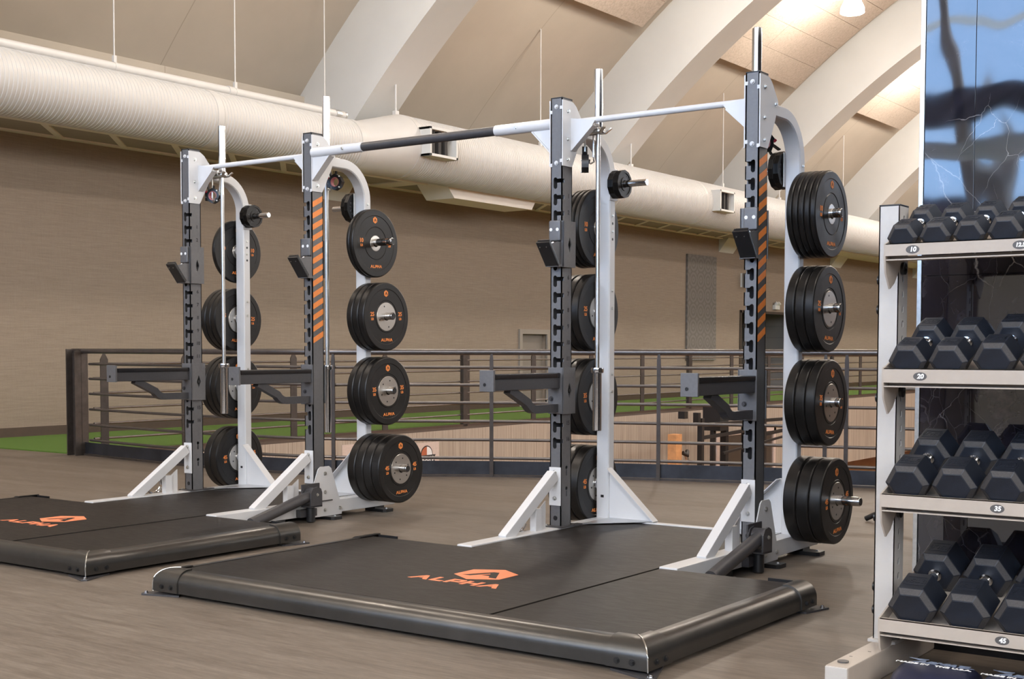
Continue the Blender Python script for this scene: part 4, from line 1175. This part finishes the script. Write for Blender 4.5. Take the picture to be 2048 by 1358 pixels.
for ri in (0, 1):
    for d in (1, -1):
        for (lb, z, pn), n in zip(PEGZ, CNT[(ri, d)]):
            t, th = KINDS[lb]
            if d > 0:
                x0 = XR + .049 + .003
                if ri == 0 and lb == 25: pass
            else: x0 = XL - .049 - .003
            stack(lb, n, OFFS[ri].x + x0, d, OFFS[ri].y + .52, z - .004, pn, ri)
# small twelve-sided plates
def small(R, th, label0):
    t = empty('small_weight_plate')
    b = MB()
    for i, (a0_, a1_) in enumerate(((0, 12),)):
        ring = circ(0, 0, R, 12, .26)
        b.plate(ring, [circ(0, 0, .021, 24)], (.004, 0, 0), (0, 1, 0), (0, 0, 1), th - .008)
        b.plate(ring, [circ(0, 0, R * .80, 24)], (0, 0, 0), (0, 1, 0), (0, 0, 1), th)
        b.plate(circ(0, 0, R * .48, 24), [circ(0, 0, .021, 24)], (0, 0, 0), (0, 1, 0), (0, 0, 1), th)
        rg_ = MB()
    b.build('plate_body', 'rubber', t, smooth=25)
    b = MB()
    for i in range(16):
        a = 2 * PI * i / 16
        if i in (3, 4, 11, 12): continue
        M = frame((th - .0035, R * .64 * math.cos(a), R * .64 * math.sin(a)), (0, -math.sin(a), math.cos(a)), (0, math.cos(a) , math.sin(a)))
        text_bm(b, 'ALPHA  ALPHA    '[i], R * .22, M, .0008)
    b.build('lettering', 'graphite', t); return t
sA = small(.080, .034, ''); sB = small(.100, .028, '')
for src, ri, xs, wh in ((sA, 0, (XL + .052, XL + .052 + .037), 'left'), (sA, 1, (XL + .052, XL + .089), 'left'), (sB, 0, (XR - .052 - .028, XR - .052 - .059), 'right'), (sB, 1, (XR - .08, XR - .111), 'right')):
    for j, x in enumerate(xs):
        o = src if (ri == 0 and j == 0) else copy_tree(src)
        o.location = OFFS[ri] + Vector((x, .52, 2.035)); o.rotation_euler = (j * .26, 0, 0)
        tag(o, 'small black twelve-sided plate, %s of two on top %s peg of %s' % (('inner', 'outer')[j], wh, WHICH[ri]), 'weight plate', 'small plates on the short pegs')

# ------------------------------------------------------------------ lifting platforms
PXL, PXR, PYF, PYR = -.674, 1.842, -2.194, -.775
def edge_prof(g=0):   # (side, up): side + is outward
    w = .082
    P = [(-w, .102), (-w, .112 + g), (-.06, .112 + g)]
    for i in range(1, 9):
        a = PI / 2 * i / 8; P.append((-.06 + (.06 + g) * math.sin(a), .052 + (.060 + g) * math.cos(a)))
    P += [(0 + g, .018), (-.008, .018), (-.012, .05)] + [(-.06 + .050 * math.sin(a), .052 + .050 * math.cos(a)) for a in [PI / 2 * (1 - i / 5) for i in range(6)]]
    return P
def make_platform():
    t = empty('lifting_platform')
    path = [(PXL, PYR, 0), (PXL, PYF, 0), (PXR, PYF, 0), (PXR, PYR, 0)]
    b = MB(); b.sweep(path, edge_prof(), (0, 0, 1)); b.build('edge_rail', 'edge', t, smooth=30)
    for c, p0, p1 in (((PXL, PYF), (PXL, PYF + .15), (PXL + .155, PYF)), ((PXR, PYF), (PXR - .16, PYF), (PXR, PYF + .165))):
        b = MB(); b.sweep([(p0[0], p0[1], 0), (c[0], c[1], 0), (p1[0], p1[1], 0)], edge_prof(.006), (0, 0, 1))
        o = b.build('corner_bracket', 'edge', t, smooth=30)
        d_ = Vector((-1 if c[0] == PXL else 1, -1, 0)); b = MB(); b.tube([(c[0] + d_.x * u_, c[1] + d_.y * u_, v_) for u_, v_ in edge_prof(.0065)[1:13]], .0028, 6); b.build('weld', 'zinc', o)
        sgn = 1 if c[0] == PXL else -1
        for dx in (.055, .115): bolt(o, (c[0] + sgn * dx, PYF - .006, .042), '-y', 'black', .95)
        for dy in (.055, .115): bolt(o, (c[0] - sgn * .006, PYF + dy, .042), '-x' if sgn > 0 else '+x', 'black', .95)
        b = MB(); b.plate([(c[0] - sgn * .05, PYF - .03), (c[0] - sgn * .03, PYF - .05), (c[0] + sgn * .15, PYF + .01), (c[0] + sgn * .02, PYF + .15)], (), (0, 0, 0), (1, 0, 0), (0, 1, 0), .008 * 1)
        f = b.build('anchor_plate', 'dark', t); bolt(f, (c[0] - sgn * .028, PYF - .025, .008), '+z', 'chrome', .9)
    for x, s in ((PXL, -1), (PXR, 1)):
        b = MB()
        if s > 0: b.sweep([(x, PYR - .15, 0), (x, PYR + .004, 0)], edge_prof(.006), (0, 0, 1))
        else: b.sweep([(x, PYR + .004, 0), (x, PYR - .15, 0)], edge_prof(.006), (0, 0, 1))
        o = b.build('end_bracket', 'edge', t, smooth=30)
        for dy in (.045, .105): bolt(o, (x + s * .006, PYR - dy, .042), '+x' if s > 0 else '-x', 'black', .95)
        b = MB(); b.plate([(x - s * .05, PYR - .12), (x + s * .012, PYR - .12), (x + s * .05, PYR + .03), (x + s * .02, PYR + .045), (x - s * .05, PYR + .03)], (), (0, 0, 0), (1, 0, 0), (0, 1, 0), .008)
        f = b.build('anchor_plate', 'dark', t); bolt(f, (x + s * .028, PYR + .012, .008), '+z', 'chrome', .9)
        b = MB(); b.box(min(x - s * .04, x - s * .21), max(x - s * .04, x - s * .21), PYR - .012, PYR - .004, .03, .1135); b.build('end_trim', 'black', t)
    for x0, x1, y0, y1, z in ((PXL + .078, .089, PYF + .078, PYR - .055, .1095), (1.129, PXR - .078, PYF + .078, PYR - .055, .1095)):
        b = MB(); b.box(x0, x1, y0, y1, .02, z, .002); b.build('side_mat', 'mat', t)
    b = MB(); b.box(.093, 1.125, PYF + .082, -.832, .02, .1135, .002); cm = b.build('centre_mat', 'mat', t)
    b = MB(); M = frame((.606, -1.646, .1137), (1, 0, 0), (0, 1, 0)); alpha_word(b, M, 1.0, .0008)
    hex_logo(b, frame((.606, -1.437, .1137), (1, 0, 0), (0, 1, 0)), .141, .0008)
    b.build('lettering', 'salmon', cm)
    b = MB(); b.box(.060, 1.110, -.828, .450, .02, .110, .002); b.build('rear_mat', 'mat', t)
    return t
pf = make_platform(); tag(pf, 'large black rubber lifting platform with orange logo in the foreground', 'lifting platform', 'lifting platforms')
o = copy_tree(pf, None, OFF); tag(o, 'black rubber lifting platform cut off by the left picture edge', 'lifting platform', 'lifting platforms')

# ------------------------------------------------------------------ dumbbell rack
DX, DXE = 2.408, 3.75
LIPY = -1.772; TILT = math.radians(18.5)
SH = [(1.398, 1.438), (.986, 1.033), (.577, .621), (.163, .208)]   # lip bottom, lip top
dr = empty('dumbbell_rack', (DX, -1.6, 0)); tag(dr, 'grey and taupe dumbbell rack with four tilted shelves at the right edge', 'dumbbell rack')
def L_(b): bmesh.ops.translate(b.bm, verts=b.bm.verts, vec=(-DX, 1.6, 0)); return b
for x0, s in ((DX, 1), (DXE, 1)):
    b = MB(); y0, y1, z0, z1 = -1.632, -1.545, .105, 1.575
    b.box(x0, x0 + .07, y0, y1, z0, z1, .004) if False else None
    # hollow upright: front, back, outer plates and the perforated inner face
    b.box(x0, x0 + .07, y0, y0 + .004, z0, z1); b.box(x0, x0 + .07, y1 - .004, y1, z0, z1); b.box(x0, x0 + .004, y0, y1, z0, z1)
    holes = []
    z = .17
    while z < 1.56: holes.append([(a, c) for a, c in circ(y0 + .044, z, .0085, 14)]); z += .0505
    b.plate([(y0, z0), (y1, z0), (y1, z1), (y0, z1)], [[(p, q + (.004 if q > h[0][1] else -.004)) for p, q in h] for h in holes], (x0 + .07, 0, 0), (0, 1, 0), (0, 0, 1), -.004)
    u = L_(b).build('upright', 'silver', dr, smooth=20)
    b = MB(); b.box(x0 + .055, x0 + .064, y0 + .006, y1 - .006, z0, z1 - .01); L_(b).build('hole_shade', 'black', u)  # black strip added behind the holes to paint their shade
    b = MB(); b.box(x0 - .001, x0 + .071, y0 - .001, y1 + .001, z1, z1 + .006, .002); L_(b).build('end_cap', 'black', u)
    b = MB(); b.box(x0 - .012, x0 + .085, y0 - .02, y1 + .02, .096, .106, .001); L_(b).build('flange', 'silver', u)
    for z in (1.33, 1.23, .93, .52, .28, .20):
        b = MB(); b.cyl((x0, -1.60, z), (x0 - .012, -1.60, z), .016, 16); L_(b).build('fastener', 'black', u)
    b = MB(); b.box(x0 + .0, x0 + .078, -2.055, -1.14, .0, .096, .006); f = L_(b).build('foot', 'taupe', dr)
    b = MB(); b.cyl((x0 + .035, -1.99, .096), (x0 + .035, -1.99, .101), .018, 24); L_(b).build('plug', 'ovalgrey', f)
    b = MB(); b.box(x0 + .002, x0 + .076, -2.061, -2.054, .002, .094, .003); L_(b).build('foot_cap', 'silver', f)
    b = MB(); b.box(x0 + .02, x0 + .03, -1.90, -1.895, .0961, .0966); b.box(x0 + .045, x0 + .055, -1.80, -1.795, .0961, .0966); L_(b).build('slot', 'black', f)
ct, st_ = math.cos(TILT), math.sin(TILT)
LB = [('10', 2.572, 0), ('20', 2.603, 1), ('35', 2.853, 2), ('45', 2.876, 3), ('12.5', 2.905, 0)]
for i, (zb, zt) in enumerate(SH):
    x0, x1 = DX + .075, DXE - .006
    b = MB()
    b.box(x0, x1, LIPY - .004, LIPY, zb, zt)
    b.box(x0, x1, LIPY - .004, LIPY + .012, zt - .003, zt)
    b.box(x0, x1, LIPY - .0, LIPY + .045, zb - .0145, zb - .0105); b.box(x0, x1, LIPY + .041, LIPY + .045, zb - .014, zb)
    Y2 = LIPY + .40 * ct; Z2 = zb + .40 * st_
    b.plate([(LIPY - .004, zb), (Y2, Z2), (Y2, Z2 + .04), (Y2 - .004, Z2 + .04), (Y2 - .004, Z2 + .004), (LIPY, zb + .004)], (), (x0, 0, 0), (0, 1, 0), (0, 0, 1), x1 - x0)
    s = L_(b).build('shelf', 'taupe', dr, smooth=20)
    for xs, sg in ((x0, -1), (x1, 1)):
        b = MB()
        br_ = [(LIPY - .004, zb - .004), (LIPY - .004, zt), (LIPY + .006, zt + .002), (Y2, Z2 + .04), (Y2, Z2 - .012), (LIPY + .20, zb + .012), (LIPY + .125, zb - .045), (LIPY + .085, zb - .085), (LIPY + .045, zb - .105), (LIPY + .005, zb - .055)]
        b.plate(br_, (), (xs, 0, 0), (0, 1, 0), (0, 0, 1), -.006 if sg < 0 else .006)
        L_(b).build('shelf_bracket', 'taupe', s)
        if sg < 0:
            b = MB(); b.lathe([(0, 0), (0, .021), (.010, .021), (.012, .016), (.012, .007), (.009, .006), (.009, 0)], 'x', (xs + .0, LIPY + .16, zb - .032), 24); L_(b).build('knob', 'black', s)
for txt, x, i in LB:
    zb, zt = SH[i]; zc = (zb + zt) / 2 - .002
    b = MB(); b.plate([(x + .022 * math.cos(a), zc + .0135 * math.sin(a)) for a in [2 * PI * k / 28 for k in range(28)]], (), (0, LIPY - .004, 0), (1, 0, 0), (0, 0, 1), .0006)
    o = L_(b).build('label', 'ovalgrey', dr, smooth=0)
    b = MB(); text_bm(b, txt, .021 if len(txt) < 3 else .017, frame((x + .001, LIPY - .0047, zc), (1, 0, 0), (0, 0, 1)), .0002, .0009, .15); L_(b).build('lettering', 'whiteprint', o, smooth=0)

def dumbbell(w, Lr, g, txt, hr=.0145):
    """origin at the front ring centre, handle along +y"""
    t = empty('dumbbell'); bv = w * .10; R = w / 2
    def head(y0, flip, nm):
        b = MB(); H = R * .866 * 1.0
        hexa = lambda k, y: [b.bm.verts.new((R * k * math.cos(PI / 3 * i), y, R * k * .985 * math.sin(PI / 3 * i))) for i in range(6)]
        A = hexa(.74, y0 - bv); B = hexa(1, y0); Cq = hexa(1, y0 + Lr); D = hexa(.74, y0 + Lr + bv)
        b.bm.faces.new(A); b.bm.faces.new(D[::-1])
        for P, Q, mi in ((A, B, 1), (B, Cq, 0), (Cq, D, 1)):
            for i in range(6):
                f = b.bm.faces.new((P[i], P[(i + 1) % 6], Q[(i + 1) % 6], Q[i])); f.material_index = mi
        es = [e for e in b.bm.edges]
        q = bmesh.ops.bevel(b.bm, geom=es, offset=w * .012, segments=1, affect='EDGES', profile=.5, clamp_overlap=True)
        o = b.build(nm, ['hex', 'hexlit'], t, smooth=0)
        # raised frame and figures on the top face
        zt = R * .866 * .985
        c = y0 + Lr / 2; a = w * .20; d = Lr * .27
        b = MB(); sy = -1 if flip else 1
        b.plate([(-a, c - d), (a, c - d), (a, c + d), (-a, c + d)], [[(-a + .003, c - d + .003), (a - .003, c - d + .003), (a - .003, c + d - .003), (-a + .003, c + d - .003)]], (0, 0, zt - .0003), (1, 0, 0), (0, 1, 0), .0012)
        text_bm(b, txt, d * 1.25, frame((0, c, zt + .0003), (sy, 0, 0), (0, sy, 0)), .0006, .0004)
        b.build('lettering', 'hex', o, smooth=0)
    head(0, False, 'head'); head(Lr + 2 * bv + g, True, 'head')
    b = MB(); y0 = Lr + bv - .002; y1 = y0 + g + .004; m = (y0 + y1) / 2
    b.lathe([(y0, 0), (y0, hr * 1.35), (y0 + .008, hr * 1.35), (y0 + .010, hr * 1.05), (y0 + .018, hr * 1.05), (y0 + .020, hr * .95), (m, hr * 1.12), (y1 - .020, hr * .95), (y1 - .018, hr * 1.05), (y1 - .010, hr * 1.05), (y1 - .008, hr * 1.35), (y1, hr * 1.35), (y1, 0)], 'y', seg=20)
    b.build('handle', 'chrome', t, smooth=35)
    return t
ROWS = [
    (0, [(2.528, .103, '10LB'), (2.635, .103, '10LB'), (2.742, .103, '10LB'), (2.853, .112, '12LB'), (2.970, .112, '12LB')], .080, .098),
    (1, [(2.552, .128, '20LB'), (2.684, .128, '20LB'), (2.828, .138, '25LB'), (2.972, .138, '25LB')], .086, .104),
    (2, [(2.558, .148, '35LB'), (2.711, .148, '35LB'), (2.864, .148, '35LB'), (3.017, .148, '35LB')], .098, .108),
    (3, [(2.582, .165, '45LB'), (2.752, .165, '45LB'), (2.922, .165, '45LB')], .108, .118),
]
protos = {}
onm = ['leftmost', 'second from the left', 'third from the left', 'fourth from the left', 'fifth from the left']
snm = ['top', 'second', 'third', 'bottom']
for i, lst, Lr, g in ROWS:
    zb, zt = SH[i]
    for j, (x, w, txt) in enumerate(lst):
        k = (w, txt)
        if k in protos: o = copy_tree(protos[k])
        else: o = protos[k] = dumbbell(w, Lr, g, txt, .0135 + .001 * i)
        h = w / 2 * .866 * .985 + .0045; s0 = .031 + w * .10 + .002
        # contact line on the deck, then up the deck normal
        yy = LIPY + s0 * ct - h * st_ ; zz = zb + s0 * st_ + h * ct
        o.location = (x, yy, zz); o.rotation_euler = (TILT, 0, 0)
        tag(o, 'black hexagonal rubber dumbbell, %s on the %s shelf of the dumbbell rack' % (onm[j], snm[i]), 'dumbbell', 'hex dumbbells on the %s shelf' % snm[i])

# ------------------------------------------------------------------ ab mats on the floor under the rack
def abmat():
    t = empty('exercise_mat'); b = MB(); nx, ny = 20, 14; W, D, H = .262, .34, .088
    top = []; bot = []
    def sup(u, n=3.2): return (max(0, 1 - abs(u) ** n)) ** (1 / n)
    for j in range(ny + 1):
        rt = []; rb = []
        for i in range(nx + 1):
            u = -1 + 2 * i / nx; v = -1 + 2 * j / ny
            x = W / 2 * (u * math.sqrt(1 - v * v * .22)); y = D / 2 * (v * math.sqrt(1 - u * u * .16))
            hgt = (.35 + .65 * (1 - v * v)) * H * min(1, (1 - abs(u) ** 9)) ** .5 * min(1, (1 - abs(v) ** 9)) ** .5
            rt.append(b.bm.verts.new((x, y, .003 + hgt))); rb.append(b.bm.verts.new((x, y, .0)))
        top.append(rt); bot.append(rb)
    for j in range(ny):
        for i in range(nx):
            b.bm.faces.new((top[j][i], top[j][i + 1], top[j + 1][i + 1], top[j + 1][i])); b.bm.faces.new((bot[j][i], bot[j + 1][i], bot[j + 1][i + 1], bot[j][i + 1]))
    edge = [(0, i) for i in range(nx)] + [(j, nx) for j in range(ny)] + [(ny, i) for i in range(nx, 0, -1)] + [(j, 0) for j in range(ny, 0, -1)]
    for (a, c), (d, e) in zip(edge, edge[1:] + edge[:1]): b.bm.faces.new((bot[a][c], bot[d][e], top[d][e], top[a][c]))
    b.build('cushion', 'navy', t, smooth=60)
    zt = .003 + H + .0006
    b = MB(); b.plate([(.002, .052), (.02, .058), (.03, .072), (-.035, .072)], (), (-.075, -.0, zt - .004), (1, 0, 0), (0, 1, 0), .001)
    text_bm(b, 'ABMAT', .042, frame((.006, .022, zt - .001), (1, 0, 0), (0, 1, 0)), .0008, .0022, .3, sx=1.15)
    b.plate([(.085, .026), (.115, .014), (.06, .012)], (), (0, 0, zt - .002), (1, 0, 0), (0, 1, 0), .001)
    b.build('lettering', 'bluegrey', t)
    b = MB(); text_bm(b, 'MADE IN', .022, frame((-.072, -.012, zt), (1, 0, 0), (0, 1, 0)), .0006, .0007, sx=1.2)
    text_bm(b, 'THE U.S.A.', .022, frame((.058, -.014, zt), (1, 0, 0), (0, 1, 0)), .0006, .0007, sx=1.15); b.build('lettering', 'whiteprint', t)
    return t
am = abmat(); am.location = (2.690, -1.835, 0)
tag(am, 'dark blue curved sit-up mat with printed lettering under the bottom shelf, beside the rack foot', 'exercise mat', 'sit-up mats under the dumbbell rack')
o = copy_tree(am, None, Vector((2.962, -1.850, 0))); tag(o, 'dark blue curved sit-up mat cut off by the right picture edge', 'exercise mat', 'sit-up mats under the dumbbell rack')

# ------------------------------------------------------------------ marble clad column
mc = empty('marble_column', (2.42, -1.22, 0)); mc['kind'] = 'structure'; mc.name = 'wall_marble'
xs = [0, .178, .62, 1.24, 1.86, 3.1, 4.4, 5.7, 7.0]
b = MB(); b.box(.01, 7.0, .02, 3.6, 0, 3.2); b.build('shade_core', 'kick', mc)  # unseen bulk, widened and deepened to block light from the nearer rack
for a, c in zip(xs, xs[1:]):
    for z0, z1 in ((.09, 1.36), (1.361, 3.2)):
        b = MB(); b.box(a + .0006, c - .0006, 0, .02, z0 + .0006, z1 - .0006, .0008); b.build('marble_panel', 'marble', mc, smooth=0)
b = MB(); b.box(-.018, -.001, -.004, .06, 0, 3.2, .002); b.build('edge_trim', 'zinc', mc)
b = MB(); b.box(0, 7.0, .004, .02, 0, .0895); b.build('plinth', 'black', mc)

# ------------------------------------------------------------------ daylight and world
w = bpy.data.worlds.new('sky'); scene.world = w; w.use_nodes = True
nt = w.node_tree; bg = nt.nodes['Background']
tc = N(nt, 'ShaderNodeTexCoord'); sx = N(nt, 'ShaderNodeSeparateXYZ'); nt.links.new(tc.outputs['Generated'], sx.inputs[0])
c = ramp(nt, sx.outputs['Z'], [(.0, (.30, .42, .58)), (.12, (.25, .44, .76)), (.25, (.25, .42, .72)), (.34, (.66, .66, .67))])
cn = noise(nt, coords(nt, (1, 1, 3), 'Generated'), 3.2, 5, .6)
c = mix(nt, ramp(nt, cn, [(.5, (0, 0, 0)), (.75, (.55, .55, .55))]), c, (.62, .68, .76))
xr = ramp(nt, sx.outputs['X'], [(.35, (0, 0, 0)), (.62, (1, 1, 1))])
c = mix(nt, xr, c, (.50, .49, .475))
nt.links.new(c, bg.inputs['Color']); bg.inputs['Strength'].default_value = 9.0
def area(name, loc, rot, sx_, sy_, e, col):
    L = bpy.data.lights.new(name, 'AREA'); L.shape = 'RECTANGLE'; L.size = sx_; L.size_y = sy_; L.energy = e; L.color = col
    o = bpy.data.objects.new(name, L); COL.objects.link(o); o.location = loc; o.rotation_euler = rot; return o
p = area('window_portal', (4, -15.1, 6.6), (PI / 2, 0, 0), 24, 7.5, 1, (1, 1, 1)); p.data.cycles.is_portal = True
p.rotation_euler = (-PI / 2, 0, 0)
p2 = area('window_portal', (16.6, 15.5, 6.7), (0, PI / 2, 0), 4.0, 61, 1, (1, 1, 1)); p2.data.cycles.is_portal = True
scene.render.engine = 'CYCLES'
scene.cycles.use_denoising = True
scene.cycles.max_bounces = 6; scene.cycles.diffuse_bounces = 4; scene.cycles.glossy_bounces = 3
scene.cycles.sample_clamp_indirect = 6
scene.view_settings.view_transform = 'Standard'; scene.view_settings.look = 'None'
scene.view_settings.exposure = 0.58; scene.view_settings.gamma = 1; scene.view_settings.use_curve_mapping = False
